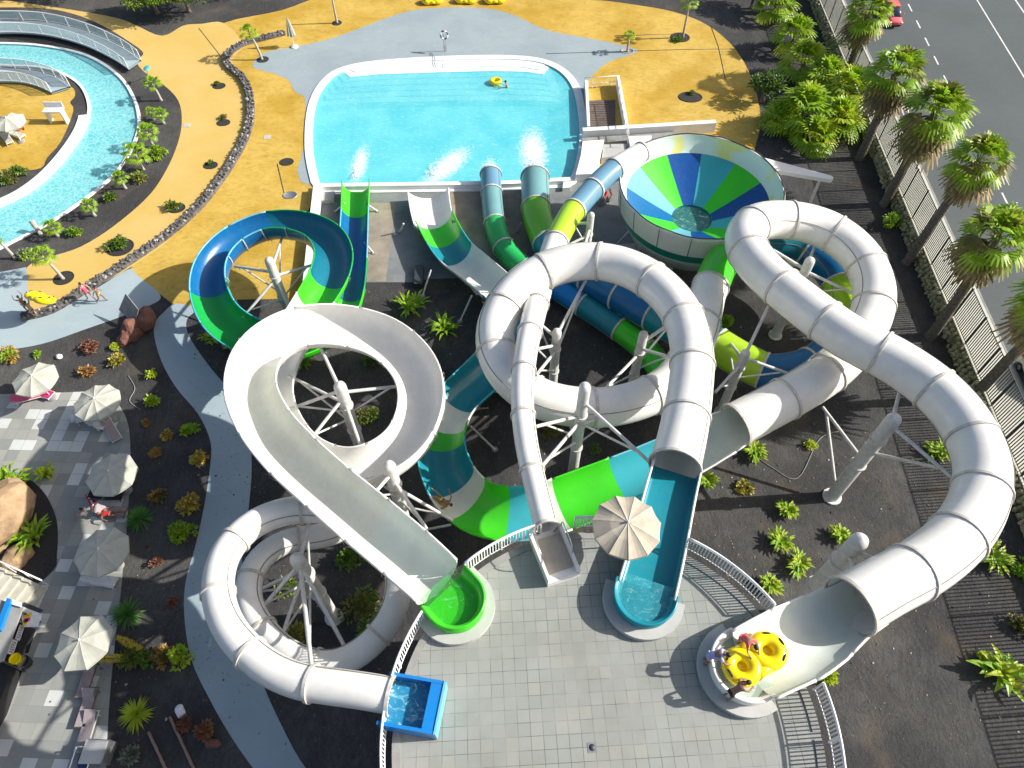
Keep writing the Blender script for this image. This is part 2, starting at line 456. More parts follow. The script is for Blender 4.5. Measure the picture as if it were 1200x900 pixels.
# ================================================================ SETTING
# big pool outline (inner water edge and outer kerb edge)
pool_in = [(376, 219), (367, 175), (370, 125), (386, 95), (413, 81), (470, 74), (560, 70), (622, 72), (652, 82), (669, 100), (676, 125), (679, 162), (672, 200), (664, 214), (600, 217.5), (520, 219), (440, 220)]
pool_pts = [P(a, b, 0) for a, b in pool_in]
pool = smooth(pool_pts[:14], 5, False) + [pool_pts[14], pool_pts[15], pool_pts[16]]
area = sum(pool[i][0] * pool[(i + 1) % len(pool)][1] - pool[(i + 1) % len(pool)][0] * pool[i][1] for i in range(len(pool)))
sgn = 1 if area > 0 else -1
pool_outer = offset(pool, -.72 * sgn)
# lazy river ring
riv_out = [(-120, 60), (-60, 53), (0, 52), (50, 55), (100, 66), (138, 90), (157, 120), (161, 150), (150, 180), (130, 207), (100, 232), (60, 259), (20, 280), (-20, 296), (-100, 300)]
riv_in = [(-100, 262), (-30, 252), (0, 243), (32, 227), (62, 203), (88, 172), (103, 145), (106, 122), (96, 100), (75, 86), (50, 79), (20, 77), (-30, 76), (-120, 84)]
ro = smooth(PL(riv_out), 5, False); ri = smooth(PL(riv_in), 5, False)
river = ro + ri
HOLES = [pool, river]

# ground: one large sheet
G = 400
gp = [(-G, -60), (G, -60), (G, G), (-G, G)]
sheet('ground', [Vector((a, b, 0)) for a, b in gp], 0, 'ground')

# yellow paving right of and round the pool
yel = [(232, 52), (262, 27), (330, 12), (385, -6), (470, -14), (560, -12), (640, -4), (700, 0), (740, 5), (790, 14), (830, 30), (862, 58), (882, 95), (891, 135), (886, 168), (872, 190), (800, 200), (690, 200), (560, 225), (374, 226), (368, 345), (330, 350), (262, 352), (238, 362), (218, 366), (188, 345), (152, 317), (200, 272), (258, 210), (288, 150), (287, 100), (262, 72)]
sheet('yellow_deck', smooth(PL(yel), 4), .004, 'yellow_deck')
yp = [(105, 15), (140, 22), (160, 30), (190, 42), (215, 30), (236, 28), (262, 27), (285, 52), (272, 72), (290, 100), (295, 150), (262, 212), (205, 275), (155, 312), (100, 343), (60, 366), (34, 366), (32.5, 340), (32, 313), (60, 301), (95, 289), (132, 266), (170, 234), (190, 208), (206, 175), (213, 145), (209, 118), (190, 98), (170, 85), (160, 72), (168, 62), (150, 48), (120, 30), (85, 16), (40, 9), (-60, 8), (-60, -4), (0, 0), (60, 8)]
sheet('yellow_path', smooth(PL(yp), 4), .008, 'yellow_path')
isl = [(-110, 92), (0, 95), (45, 98), (82, 101), (88, 112), (82, 120), (86, 130), (72, 165), (55, 185), (48, 197), (20, 201), (0, 205), (-110, 210)]
sheet('island_paving', smooth(PL(isl), 3), .006, 'yellow_deck')
gd = [(296, 78), (310, 62), (345, 55), (385, 46), (425, 32), (465, 17), (500, 10), (560, 9), (600, 17), (640, 35), (690, 45), (738, 55), (746, 62), (715, 72), (695, 88), (684, 108), (684, 160), (660, 220), (376, 222), (356, 170), (358, 118), (346, 108), (338, 94), (320, 86)]
sheet('grey_deck', smooth(PL(gd), 4), .012, 'grey_deck')
gw = [(-80, 330), (0, 319), (31, 313), (33, 340), (34, 368), (100, 345), (150, 316), (160, 322), (188, 346), (176, 358), (140, 372), (100, 386), (50, 403), (0, 411), (-80, 418)]
sheet('grey_walkway', smooth(PL(gw[:3]), 2, False) + PL(gw[3:5]) + smooth(PL(gw[4:]), 4, False)[1:], .016, 'grey_path')
pth = [(206, 356), (192, 366), (182, 378), (181, 395), (190, 425), (207, 455), (232, 485), (246, 515), (247, 540), (240, 590), (229, 640), (218, 680), (216, 720), (224, 772), (246, 820), (272, 865), (300, 905), (340, 960), (420, 960), (362, 905), (330, 850), (304, 790), (286, 720), (284, 650), (291, 600), (295, 545), (290, 500), (272, 462), (246, 430), (222, 395), (219, 375), (230, 362)]
sheet('grey_footpath', smooth(PL(pth), 4), .014, 'grey_path')
terr = [(-60, 462), (0, 462), (70, 460), (128, 458), (148, 490), (153, 530), (150, 600), (143, 680), (132, 780), (126, 860), (123, 960), (-160, 960), (-160, 600)]
sheet('tiled_terrace', PL(terr[:4]) + smooth(PL(terr[3:11]), 4, False)[1:] + PL(terr[11:]), .010, 'terrace_tiles')
bed = [(-40, 558), (0, 557), (30, 560), (50, 575), (63, 598), (68, 620), (67, 650), (63, 668), (30, 690), (-40, 690)]
sheet('planting_bed', smooth(PL(bed), 4), .018, 'soil')
pump = [P(372, 221), P(372, 331), P(490, 331), P(500, 327), P(735, 322), P(770, 300), P(770, 222), P(690, 195)]
sheet('pump_floor', pump, .020, 'pump_floor')
mb = MB(); mb.prism([tuple(p[:2]) for p in PL([(426, 238), (464, 238), (452, 330), (430, 330)])], .02, .03, 'beige_conc')
mb.prism([tuple(p[:2]) for p in PL([(526, 224), (618, 224), (618, 300), (526, 300)])], .02, .032, 'beige_conc')
o = mb.build('concrete_slab'); tag(o, kind='structure')

# pool shell
for nm, pl, dep, fm in (('pool_basin', pool, -1.1, 'poolfloor'), ('river_basin', river, -.7, 'riverfloor')):
    pass
M['poolfloor'] = mat('pool_lining', (.36, .74, .78), .6, .1, .6)
M['riverfloor'] = mat('river_lining', (.30, .68, .72), .6, .15, 1.2)
M['poolstep'] = mat('pool_step_white', (.74, .80, .80), .5, .1, 2)
def basin(name, poly, depth, m):
    n = len(poly); mb = MB()
    mb.add([(p[0], p[1], .01) for p in poly] + [(p[0], p[1], depth) for p in poly], [(i, (i + 1) % n, n + (i + 1) % n, n + i) for i in range(n)], m)
    o = mb.build(name); tag(o, kind='structure')
    sheet(name.replace('basin', 'floor'), offset(poly, 0), depth, m, holes=[])
basin('pool_basin', pool, -1.3, 'poolfloor'); basin('river_basin', river, -.8, 'riverfloor')
mb = MB(); ring(mb, pool_outer, pool, -.02, .10, 'kerb')
o = mb.build('pool_kerb'); tag(o, kind='structure')
mb = MB()
for o_, w, side in ((ro, .22, 1), (ri[0:1] and ri, .9, 1)):
    pass
def strip(pts, w0, w1, z0, z1, m, mb=None):
    """a band along an open line, between sideways offsets w0 and w1"""
    mb = mb or MB(); N = len(pts); A = []; B = []
    for i, p in enumerate(pts):
        t = (Vector(pts[min(i + 1, N - 1)][:2]) - Vector(pts[max(i - 1, 0)][:2])).normalized(); nn = Vector((-t.y, t.x))
        A.append((p[0] + nn.x * w0, p[1] + nn.y * w0)); B.append((p[0] + nn.x * w1, p[1] + nn.y * w1))
    vs = [(a[0], a[1], z) for L, z in ((A, z0), (A, z1), (B, z1), (B, z0)) for a in L]
    fs = []
    for j in range(4):
        j2 = (j + 1) % 4
        for i in range(N - 1): fs.append((j * N + i, j * N + i + 1, j2 * N + i + 1, j2 * N + i))
    fs += [(0, N, 2 * N, 3 * N), (4 * N - 1, 3 * N - 1, 2 * N - 1, N - 1)]
    return mb.add(vs, fs, m)
mb = strip(ro, 0, .28, -.03, .10, 'kerb')
strip(ri[:33], -.02, .95, -.03, .16, 'kerb', mb); strip(ri[32:], 0, .25, -.03, .12, 'kerb', mb)
o = mb.build('river_kerb'); tag(o, kind='structure')
# pool entry steps along the far side
mb = MB()
ys = [(78.5, .02), (84, -.03), (90, -.16), (97, -.30), (104, -.44), (111, -.58), (118, -.72)]
for k, (yy, zz) in enumerate(ys):
    x0 = 417 - 7 * k; x1 = 632 + 5 * k
    low = [(x0, yy + 6), (x0 + 30, yy + 3.2), (x0 + 90, yy + 1), (x1 - 60, yy - 1), (x1 - 20, yy), (x1, yy + 3)]
    low = PL(low, zz); top = PL([(x1 + 12, 71), (560, 68), (470, 71), (x0 - 12, 80)], 0)
    pl = low + top
    pl = [p for p in pl]
    mb.prism([(p[0], p[1]) for p in pl], -1.29 + .002 * k, zz, 'poolstep')
# steps must stay inside the kerb: their back edge lies beneath it
o = mb.build('pool_steps'); tag(o, kind='structure')
def sp(px, py, ang, lx, ly, amt):
    p = P(px, py); return (p.x, p.y, R(ang), lx, ly, amt)
water_mat('pool_water', (.15, .66, .72), .72, [sp(421, 192, 88, 4.6, 1.3, .62), sp(524, 194, 58, 5.2, 1.9, .68), sp(573, 197, 88, 2.4, 1.1, .6), sp(625, 178, 92, 6.0, 2.1, .66)], deep=(.08, .56, .66))
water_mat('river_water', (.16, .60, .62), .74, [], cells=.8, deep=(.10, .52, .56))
sheet('water', pool, -.05, 'pool_water', holes=[])
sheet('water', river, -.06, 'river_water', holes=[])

# raised road side beyond the fence
ZR = 1.2
fl_px = [(890, -165), (925, -80), (960, 0), (1000, 90), (1047, 190), (1080, 270), (1115, 355), (1150, 445), (1185, 535), (1225, 640), (1300, 840)]
fl = [P(a, b, ZR) for a, b in fl_px]
p0, p1 = P(962, 5, ZR), P(1178, 520, ZR)
fdir = (p1 - p0).normalized(); fn = Vector((-fdir.y, fdir.x, 0))
if fn.x < 0: fn = -fn
FA = p0 - fdir * 40; FB = p1 + fdir * 40
def road_band(name, d0, d1, z, m):
    mb = MB(); a = FA + fn * d0; b = FB + fn * d0; c = FB + fn * d1; d = FA + fn * d1
    mb.add([(a.x, a.y, z), (b.x, b.y, z), (c.x, c.y, z), (d.x, d.y, z)], [(0, 1, 2, 3)], m)
    o = mb.build(name); return tag(o, kind='structure')
KD = (P(1025, 67, ZR) - p0).dot(fn) * .85
pv = MB(); a, b, c, d = FA, FB, FB + fn * KD, FA + fn * KD
pv.prism([(q.x, q.y) for q in (a, b, c, d)], .0, ZR, 'pavement', 'stone_pale')
o = pv.build('pavement'); tag(o, kind='structure')
kb = MB(); a, b, c, d = FA + fn * KD, FB + fn * KD, FB + fn * (KD + .15), FA + fn * (KD + .15)
kb.prism([(q.x, q.y) for q in (a, b, c, d)], .0, ZR + .01, 'concrete'); o = kb.build('road_kerb'); tag(o, kind='structure')
road_band('road', KD + .15, 160, ZR - .12, 'asphalt')
def marking(name, pts, w, dash=None, gap=None):
    A = P(*pts[0], ZR - .12); B = P(*pts[1], ZR - .12); d = (B - A).normalized(); n = Vector((-d.y, d.x, 0)) * w / 2
    A = A - d * 30; L = (B - A).length + 40; s = 0; mb = MB()
    while s < L:
        e = min(L, s + (dash or L)); a = A + d * s; b = A + d * e; z = ZR - .116
        mb.add([(a.x - n.x, a.y - n.y, z), (b.x - n.x, b.y - n.y, z), (b.x + n.x, b.y + n.y, z), (a.x + n.x, a.y + n.y, z)], [(0, 1, 2, 3)], 'marking')
        s = e + (gap or 1)
    o = mb.build(name); tag(o, kind='structure')
marking('lane_marking', [(1071, 18), (1137, 151)], .14, 1.55, 1.9)
marking('edge_marking', [(1145, 0), (1200, 90)], .14)
marking('centre_marking', [(1190, 0), (1201, 16)], .16)

# ---------------------------------------------------------------- fence
fe = thing('metal_bar_fence', P(1080, 271, ZR), 'long metal fence of upright bars in dark framed panels above the rubble wall', 'fence')
L = (FB - FA).length; pw = 2.55; n = int(L / pw)
for i in range(n):
    a = FA + fdir * (i * pw) + fn * .12; b = a + fdir * (pw - .06)
    if b.y > 95 or b.y < 2: continue
    mb = MB(); hh = 2.7
    for zz in (.10, hh - .04): mb.cyl(a + Z3 * (zz), b + Z3 * (zz), .035, .035, 'stone_pale' if zz < 1 else 'dark', 5)
    q = 0
    while q < pw - .08:
        c = a + fdir * (q + .04); mb.box((c.x, c.y, ZR + hh / 2), (.07, .03, hh - .08), 'fencebar', math.atan2(fdir.y, fdir.x)); q += .2
    for v in (0,): pass
    mb.build('bar_panel', fe)
    mb = MB(); mb.box((a.x, a.y, ZR + hh / 2 + .02), (.08, .08, hh + .06), 'dark', math.atan2(fdir.y, fdir.x)); mb.build('fence_post', fe)
# rubble retaining wall under the fence
rw = MB(); rd = random.Random(3); q = 0
while q < L:
    a = FA + fdir * q
    if 0 < a.y < 96:
        for zz, off in ((.25, -.26), (.62, -.18), (.98, -.10)):
            p = a - fn * (-off + rd.uniform(-.1, .06)) if False else a + fn * (off + rd.uniform(-.08, .05))
            rw.blob((p.x, p.y, zz + rd.uniform(-.05, .08)), (rd.uniform(.16, .26), rd.uniform(.16, .26), rd.uniform(.18, .26)), 'stone_pale', rd.randint(0, 9999), .5, 1, facet=True)
    q += .42
o = rw.build('rubble_wall', loc=P(1080, 271, 0)); tag(o, 'rough pale rubble retaining wall running below the metal fence', 'wall')

# ---------------------------------------------------------------- dark lava-stone kerb wall
wl = smooth(PL([(334, 40), (310, 46), (285, 53), (267, 66), (268, 78), (284, 92), (293, 112), (294, 140), (287, 165), (272, 192), (258, 213), (235, 242), (200, 274), (150, 309), (100, 341), (62, 364), (27, 373)]), 6, False)
mb = MB(); strip(wl, -.32, .32, 0, .32, 'stone', mb)
for i in range(len(wl) - 1):
    a, b = wl[i], wl[i + 1]; d = (b - a); nn = Vector((-d.y, d.x, 0)).normalized(); k = max(1, int(d.length / .24))
    for j in range(k):
        for w in (-.26, 0, .26):
            p = a + d * ((j + rd.random()) / k) + nn * (w + rd.uniform(-.07, .07))
            mb.blob((p.x, p.y, .34 + rd.uniform(-.06, .03)), (rd.uniform(.10, .17), rd.uniform(.10, .17), .11), 'stonelite' if rd.random() < .13 else 'stone', rd.randint(0, 9999), .5, 1, facet=True)
o = mb.build('lava_stone_wall', loc=P(290, 120, 0)); tag(o, 'low curving wall of dark and light lava stones along the yellow paving', 'wall')
# ================================================================ SLIDES
def sample(ctrl, step=.3):
    """ctrl: (px,py,z,r,color|None[,bank]) -> evenly spaced samples with arclength, radius, bank, colour start"""
    pts = [P(c[0], c[1], c[2]) for c in ctrl]
    rr = [c[3] for c in ctrl]; col = [c[4] for c in ctrl]; bk = [c[5] if len(c) > 5 else 0 for c in ctrl]
    out = []; cur = None; N = len(pts)
    for i in range(N - 1):
        a, b, c, d = pts[max(i - 1, 0)], pts[i], pts[i + 1], pts[min(i + 2, N - 1)]
        n = max(2, int((c - b).length / step))
        for k in range(n):
            t = k / n
            p = .5 * ((2 * b) + (c - a) * t + (2 * a - 5 * b + 4 * c - d) * t * t + (3 * b - a - 3 * c + d) * t ** 3)
            out.append([p, rr[i] * (1 - t) + rr[i + 1] * t, bk[i] * (1 - t) + bk[i + 1] * t, col[i] if k == 0 else None])
    out.append([pts[-1], rr[-1], bk[-1], None])
    # a light smoothing for kinks
    for _ in range(4):
        q = [o[0].copy() for o in out]
        for i in range(1, len(out) - 1): out[i][0] = (q[i - 1] + q[i] * 2 + q[i + 1]) / 4
    return out
def frames(sm):
    fr = []
    for i, s in enumerate(sm):
        t = (sm[min(i + 1, len(sm) - 1)][0] - sm[max(i - 1, 0)][0]).normalized()
        side = t.cross(Z3).normalized(); up = side.cross(t).normalized()
        if s[2]:
            q = Quaternion(t, R(s[2])); side = q @ side; up = q @ up
        fr.append((s[0], side, up, t, s[1]))
    return fr
def sections(sm, maxlen):
    """split into (i0,i1,colour) runs no longer than maxlen"""
    runs = []; cur = sm[0][3]; st = 0
    for i in range(1, len(sm)):
        if sm[i][3] is not None and sm[i][3] != cur or i == len(sm) - 1:
            runs.append((st, i, cur)); st = i; cur = sm[i][3] or cur
    out = []
    for a, b, c in runs:
        L = sum((sm[k + 1][0] - sm[k][0]).length for k in range(a, b)); n = max(1, round(L / maxlen))
        for j in range(n): out.append((a + (b - a) * j // n, a + (b - a) * (j + 1) // n, c))
    return [o for o in out if o[1] > o[0]]
def sweep(mb, fr, prof_fn, m, closed=True, sm=True, caps=True):
    vs = []; fs = []; n = None
    for f in fr:
        pr = prof_fn(f[4]); n = len(pr)
        for x, y in pr: vs.append(f[0] + f[1] * x + f[2] * y)
    N = len(fr)
    for j in range(N - 1):
        for k in range(n if closed else n - 1):
            k2 = (k + 1) % n; fs.append((j * n + k, (j + 1) * n + k, (j + 1) * n + k2, j * n + k2))
    mb.add(vs, fs, m, sm)
def tube_section(root, fr, col, name='tube_section', n=28, end=0):
    mb = MB()
    sweep(mb, fr, lambda r: [(r * math.cos(2 * PI * k / n), r * math.sin(2 * PI * k / n)) for k in range(n)], col)
    sweep(mb, fr[::1], lambda r: [((r - .05) * math.cos(-2 * PI * k / n), (r - .05) * math.sin(-2 * PI * k / n)) for k in range(n)], col)
    for f in (fr[0], fr[-1]):
        vs = [];
        for k in range(n):
            c, s = math.cos(2 * PI * k / n), math.sin(2 * PI * k / n); r = f[4]
            vs.append(f[0] + f[1] * r * c + f[2] * r * s)
        for k in range(n):
            c, s = math.cos(2 * PI * k / n), math.sin(2 * PI * k / n); r = f[4] - .05
            vs.append(f[0] + f[1] * r * c + f[2] * r * s)
        mb.add(vs, [(k, (k + 1) % n, n + (k + 1) % n, n + k) for k in range(n)], 'flange')
    # seams between the lower and the upper half shell
    for sg in (38, 218):
        ca, sa = math.cos(R(sg)), math.sin(R(sg))
        sweep(mb, fr, lambda r: [(x * ca - y * sa, x * sa + y * ca) for x, y in (((r - .01), -.018), ((r + .035), -.018), ((r + .035), .018), ((r - .01), .018))], 'seam', sm=False)
    return mb.build(name, root)
def ring_flange(root, f, col='flange', n=32, w=.07, h=.075):
    mb = MB(); p, sd, up, t, r = f
    fr = [(p - t * w, sd, up, t, r), (p + t * w, sd, up, t, r)]
    sweep(mb, fr, lambda r: [((r + h) * math.cos(2 * PI * k / n), (r + h) * math.sin(2 * PI * k / n)) for k in range(n)], col)
    for f2 in fr:
        vs = [f2[0] + sd * q * math.cos(2 * PI * k / n) + up * q * math.sin(2 * PI * k / n) for q in (r - .01, r + h) for k in range(n)]
        mb.add(vs, [(k, (k + 1) % n, n + (k + 1) % n, n + k) for k in range(n)], col)
    # bolts round the joint
    return mb.build('flange', root)
def chan_profile(r, a0=-98, a1=98, th=.06, n=18, box=False):
    """cross section of an open channel; x to the right, y up; opening upward"""
    if box:
        w = r; h = .62; c = .22
        inn = [(-w, .0)] + [(-w, -h + c)] + [(-w + c * (1 - math.cos(t)), -h + c * (1 - math.sin(t))) for t in (R(30), R(60))] + [(-w + c, -h), (w - c, -h)] + [(w - c * (1 - math.cos(t)), -h + c * (1 - math.sin(t))) for t in (R(60), R(30))] + [(w, -h + c), (w, 0)]
        out = [(x * (1 + .09 / w), y - (.07 if y < -.3 else 0)) for x, y in reversed(inn)]
        return inn, out
    inn = []; out = []
    for k in range(n + 1):
        a = R(a0 + (a1 - a0) * k / n); inn.append((r * math.sin(a), -r * math.cos(a)))
    for k in range(n, -1, -1):
        a = R(a0 + (a1 - a0) * k / n); out.append(((r + th) * math.sin(a), -(r + th) * math.cos(a)))
    return inn, out
def channel_section(root, fr, col, rim='g_white', outc=None, a0=-92, a1=92, box=False, name='channel_section', rimr=.06):
    mb = MB()
    sweep(mb, fr, lambda r: chan_profile(r, a0, a1, box=box)[0][::-1], col, closed=False)
    sweep(mb, fr, lambda r: chan_profile(r, a0, a1, box=box)[1][::-1], outc or col, closed=False)
    for f in (fr[0], fr[-1]):
        i, o = chan_profile(f[4], a0, a1, box=box); n = len(i); o = o[::-1]
        vs = [f[0] + f[1] * x + f[2] * y for x, y in i] + [f[0] + f[1] * x + f[2] * y for x, y in o]
        mb.add(vs, [(k, k + 1, n + k + 1, n + k) for k in range(n - 1)], outc or col)
    for e in (0, -1):
        pts = []
        for f in fr:
            x, y = chan_profile(f[4], a0, a1, box=box)[0][e]; x *= 1 + .03 / abs(x)
            pts.append(f[0] + f[1] * x + f[2] * y)
        mb.path(pts, rimr, rim, 6)
    return mb.build(name, root)
def chan_joint(root, f, a0=-92, a1=92, box=False, col='flange'):
    mb = MB(); p, sd, up, t, r = f; fr = [(p - t * .035, sd, up, t, r), (p + t * .035, sd, up, t, r)]
    def pr(r):
        i, o = chan_profile(r + .002, a0, a1, .14, box=box)
        if box: o = [(x * 1.03, y - (.05 if y < -.3 else 0)) for x, y in o]
        return o[::-1]
    sweep(mb, fr, pr, col, closed=False)
    return mb.build('joint_flange', root)

def open_slide(root, ctrl, maxlen=2.6, rim='g_white', outc=None, a0=-92, a1=92, box=False, joints=True, rimmap=None):
    sm = sample(ctrl); fr = frames(sm)
    for a, b, c in sections(sm, maxlen):
        channel_section(root, fr[a:b + 1], c, (rimmap or {}).get(c, rim), (outc if outc else c), a0, a1, box)
        if joints and a > 0: chan_joint(root, fr[a], a0, a1, box)
    return fr
def tube_slide(root, ctrl, maxlen=3.2):
    sm = sample(ctrl); fr = frames(sm)
    for a, b, c in sections(sm, maxlen):
        tube_section(root, fr[a:b + 1], c)
        ring_flange(root, fr[a], 'flange')
    ring_flange(root, fr[-1], 'flange')
    return fr

# --- platform -----------------------------------------------------------
ZP = 10.0
CX, CY, RR = 3.52, 4.95, 8.2
plat = thing('start_platform', (CX, CY, 0), 'round raised start platform paved with small grey tiles, where all the slides begin', 'platform')
def arc(r, a0, a1, n, z=None):
    o = []
    for k in range(n + 1):
        t = R(a0 + (a1 - a0) * k / n); o.append((CX + r * math.cos(t), CY + r * math.sin(t)) if z is None else Vector((CX + r * math.cos(t), CY + r * math.sin(t), z)))
    return o
def plat_poly(r):
    # half round towards the slides, running straight back below the picture
    return arc(r, 0, 358, 150)
mb = MB(); mb.prism(plat_poly(RR - .25), ZP - .35, ZP, 'platform_tiles', 'concrete'); mb.build('deck', plat)
mb = MB(); mb.prism(plat_poly(RR - 1.4), 0, ZP - .351, 'concrete'); mb.build('base_wall', plat)
pl1 = arc(RR - .25, 0, 358, 150, 0); mb = MB(); strip(pl1, .0, .30, ZP - .30, ZP + .05, 'concrete', mb)
mb.build('edge_kerb', plat)
mb = MB(); q = P(694, 876, ZP); mb.box((q.x, q.y, ZP + .005), (.34, .34, .012), 'galv', R(3)); mb.lathe([(0, .02), (.12, .02), (.12, .011)], q, 'dark', 12); mb.build('floor_drain', plat)

def railing(a0, a1, label, post=True):
    """railing along the platform arc from angle a0 to a1 (degrees)"""
    mid = R((a0 + a1) / 2); root = thing('balustrade', (CX + RR * math.cos(mid), CY + RR * math.sin(mid), ZP), label, 'railing', 'white railings round the start platform')
    n = max(2, int(abs(a1 - a0) / 2)); 
    mb = MB(); top = arc(RR, a0, a1, n, ZP + 1.1)
    mb.path(top, .05, 'railwhite', 6); mb.build('top_rail', root)
    mb = MB(); mb.path(arc(RR, a0, a1, n, ZP + .12), .025, 'railwhite', 4); mb.path(arc(RR, a0, a1, n, ZP + .98), .025, 'railwhite', 4)
    L = R(abs(a1 - a0)) * RR; k = int(L / .135)
    for i in range(k + 1):
        t = R(a0 + (a1 - a0) * i / k); mb.box((CX + RR * math.cos(t), CY + RR * math.sin(t), ZP + .55), (.028, .05, .86), 'railwhite', t)
    mb.build('bar_panel', root)
    np_ = max(1, round(L / 1.9))
    for i in range(np_ + 1):
        t = R(a0 + (a1 - a0) * i / np_); mb = MB(); mb.box((CX + RR * math.cos(t), CY + RR * math.sin(t), ZP + .53), (.07, .07, 1.1), 'railwhite', t); mb.build('rail_post', root)
    return root
def ang(px, py, z=ZP + 1.1):
    p = P(px, py, z); return math.degrees(math.atan2(p.y - CY, p.x - CX))

# --- round or square start tubs -------------------------------------------
def stadium(c, d, r, L, n=20, ex=0):
    """outline with a round end at c, straight sides running along d for L"""
    s = Vector((d.y, -d.x, 0)); a = math.atan2(-d.y, -d.x); out = []
    for k in range(n + 1):
        t = a - PI / 2 + PI * k / n; out.append(Vector((c.x + (r + ex) * math.cos(t), c.y + (r + ex) * math.sin(t), 0)))
    e = c + d * L
    s1 = out[-1] + d * L; s0 = out[0] + d * L
    return out + [Vector((s1.x, s1.y, 0)), Vector((s0.x, s0.y, 0))]
def tub(root, c, d, r, L, z0, zrim, col, wcol, plinth=.55, pz=.38, floorc=None, zfloor=None):
    d = Vector((d.x, d.y, 0)).normalized()
    zfloor = zfloor if zfloor is not None else z0 + pz + .12
    if plinth:
        mb = MB(); mb.prism([(p.x, p.y) for p in stadium(c, d, r, L, 28, plinth)], z0, z0 + pz, 'concrete_l'); mb.build('plinth', root)
    so = stadium(c, d, r, L, 24, .09); si = stadium(c, d, r, L, 24, 0); n = len(so)
    mb = MB(); vs = [(p.x, p.y, z) for pl, z in ((so, z0 + (pz if plinth else 0)), (so, zrim), (si, zrim), (stadium(c, d, r - .22, L, 24, 0), zfloor)) for p in pl]; fs = []
    for j in range(3):
        for i in range(n - 2 + 1):
            if i == n - 2: continue
            fs.append((j * n + i, j * n + i + 1, (j + 1) * n + i + 1, (j + 1) * n + i))
        fs.append((j * n + n - 1, j * n, (j + 1) * n, (j + 1) * n + n - 1))
    mb.add(vs, fs, col, True)
    fi = [(p.x, p.y) for p in stadium(c, d, r - .22, L, 24, 0)]
    mb.add([(p[0], p[1], zfloor) for p in fi], [tuple(range(n))], floorc or col)
    rp = [Vector((p.x, p.y, zrim)) for p in (so[-1:] + so[:-1])]
    mb.path(rp, .06, col, 6)
    o = mb.build('start_tub', root)
    mb = MB(); fi = [(p.x, p.y) for p in stadium(c, d, r - .14, L + .4, 24, 0)]
    mb.add([(p[0], p[1], zfloor + .16) for p in fi], [tuple(range(n))], wcol); mb.build('water', root)
    return o
M['concrete_l'] = mat('pale_plinth_concrete', (.46, .46, .44), .7, .15, 1.2, .15, 25)
def tubwater(name, col, a=.55):
    water_mat(name, col, a, [], cells=.35)
tubwater('w_green', (.04, .55, .03), .35); tubwater('w_teal', (.05, .36, .44), .5); tubwater('w_white', (.50, .66, .60), .45); tubwater('w_blue', (.02, .26, .50), .45)

# --- A: open white raft slide with green tub, blue and green loop -----------
A = thing('raft_slide', P(534, 705, 0), 'open white raft slide from the green tub, circling once before a blue and green loop', 'water slide')
c = P(533, 702, ZP + .9)
d = P(500, 668, ZP + .9) - c
tub(A, Vector((c.x, c.y, 0)), d, 1.10, .7, ZP, ZP + 1.0, 'g_green', 'w_green', .5, .28)
open_slide(A, [(512, 681, 11.0, 1.12, 'g_pale'), (480, 652, 10.95, 1.18, None), (430, 610, 10.75, 1.22, 'g_cream'), (385, 572, 10.5, 1.2, None), (340, 531, 10.2, 1.24, None), (308, 492, 9.9, 1.24, 'g_cream', 8),
   (293, 450, 9.6, 1.21, None, 12), (306, 410, 9.3, 1.22, 'g_white', 12), (345, 385, 9.0, 1.22, None, 12), (395, 381, 8.7, 1.22, None, 12), (450, 396, 8.4, 1.22, None, 12), (486, 430, 8.1, 1.22, None, 12), (494, 470, 7.9, 1.22, None, 12), (478, 512, 7.6, 1.22, None, 12),
   (440, 540, 7.3, 1.21, None, 12), (395, 548, 7.1, 1.24, None, 12), (352, 530, 6.9, 1.2, None, 12), (325, 495, 6.7, 1.2, None, 12), (316, 455, 6.5, 1.2, None, 10), (330, 412, 6.3, 1.2, None, 5), (352, 378, 6.1, 1.2, None, 0), (370, 350, 5.9, 1.2, 'g_green', 6), (386, 322, 5.7, 1.22, 'g_dteal', 10), (391, 295, 5.5, 1.22, None, 12),
   (378, 272, 5.3, 1.25, 'g_dteal', 12), (348, 260, 5.1, 1.25, None, 12), (310, 260, 4.8, 1.25, 'g_blue', 12), (272, 277, 4.5, 1.25, None, 12), (249, 303, 4.3, 1.25, None, 12), (244, 335, 4.1, 1.25, 'g_dgreen', 12), (258, 370, 3.8, 1.25, None, 12), (290, 393, 3.5, 1.25, None, 12), (335, 402, 3.1, 1.22, 'g_green', 10), (375, 390, 2.7, 1.15, None, 6),
   (399, 365, 2.4, 1.08, None, 2), (409, 340, 2.0, 1.05, 'g_dteal', 0), (413, 305, 1.6, 1.05, 'g_blue', 0), (415, 265, 1.3, 1.05, None, 0), (416, 243, 1.2, 1.05, 'g_green', 0), (417, 213, 1.15, 1.1, None, 0)],
   2.7, 'g_white', None, -96, 96, rimmap={'g_blue': 'g_lightblue', 'g_dteal': 'g_dgreen', 'g_dgreen': 'g_aqua', 'g_green': 'g_green'})

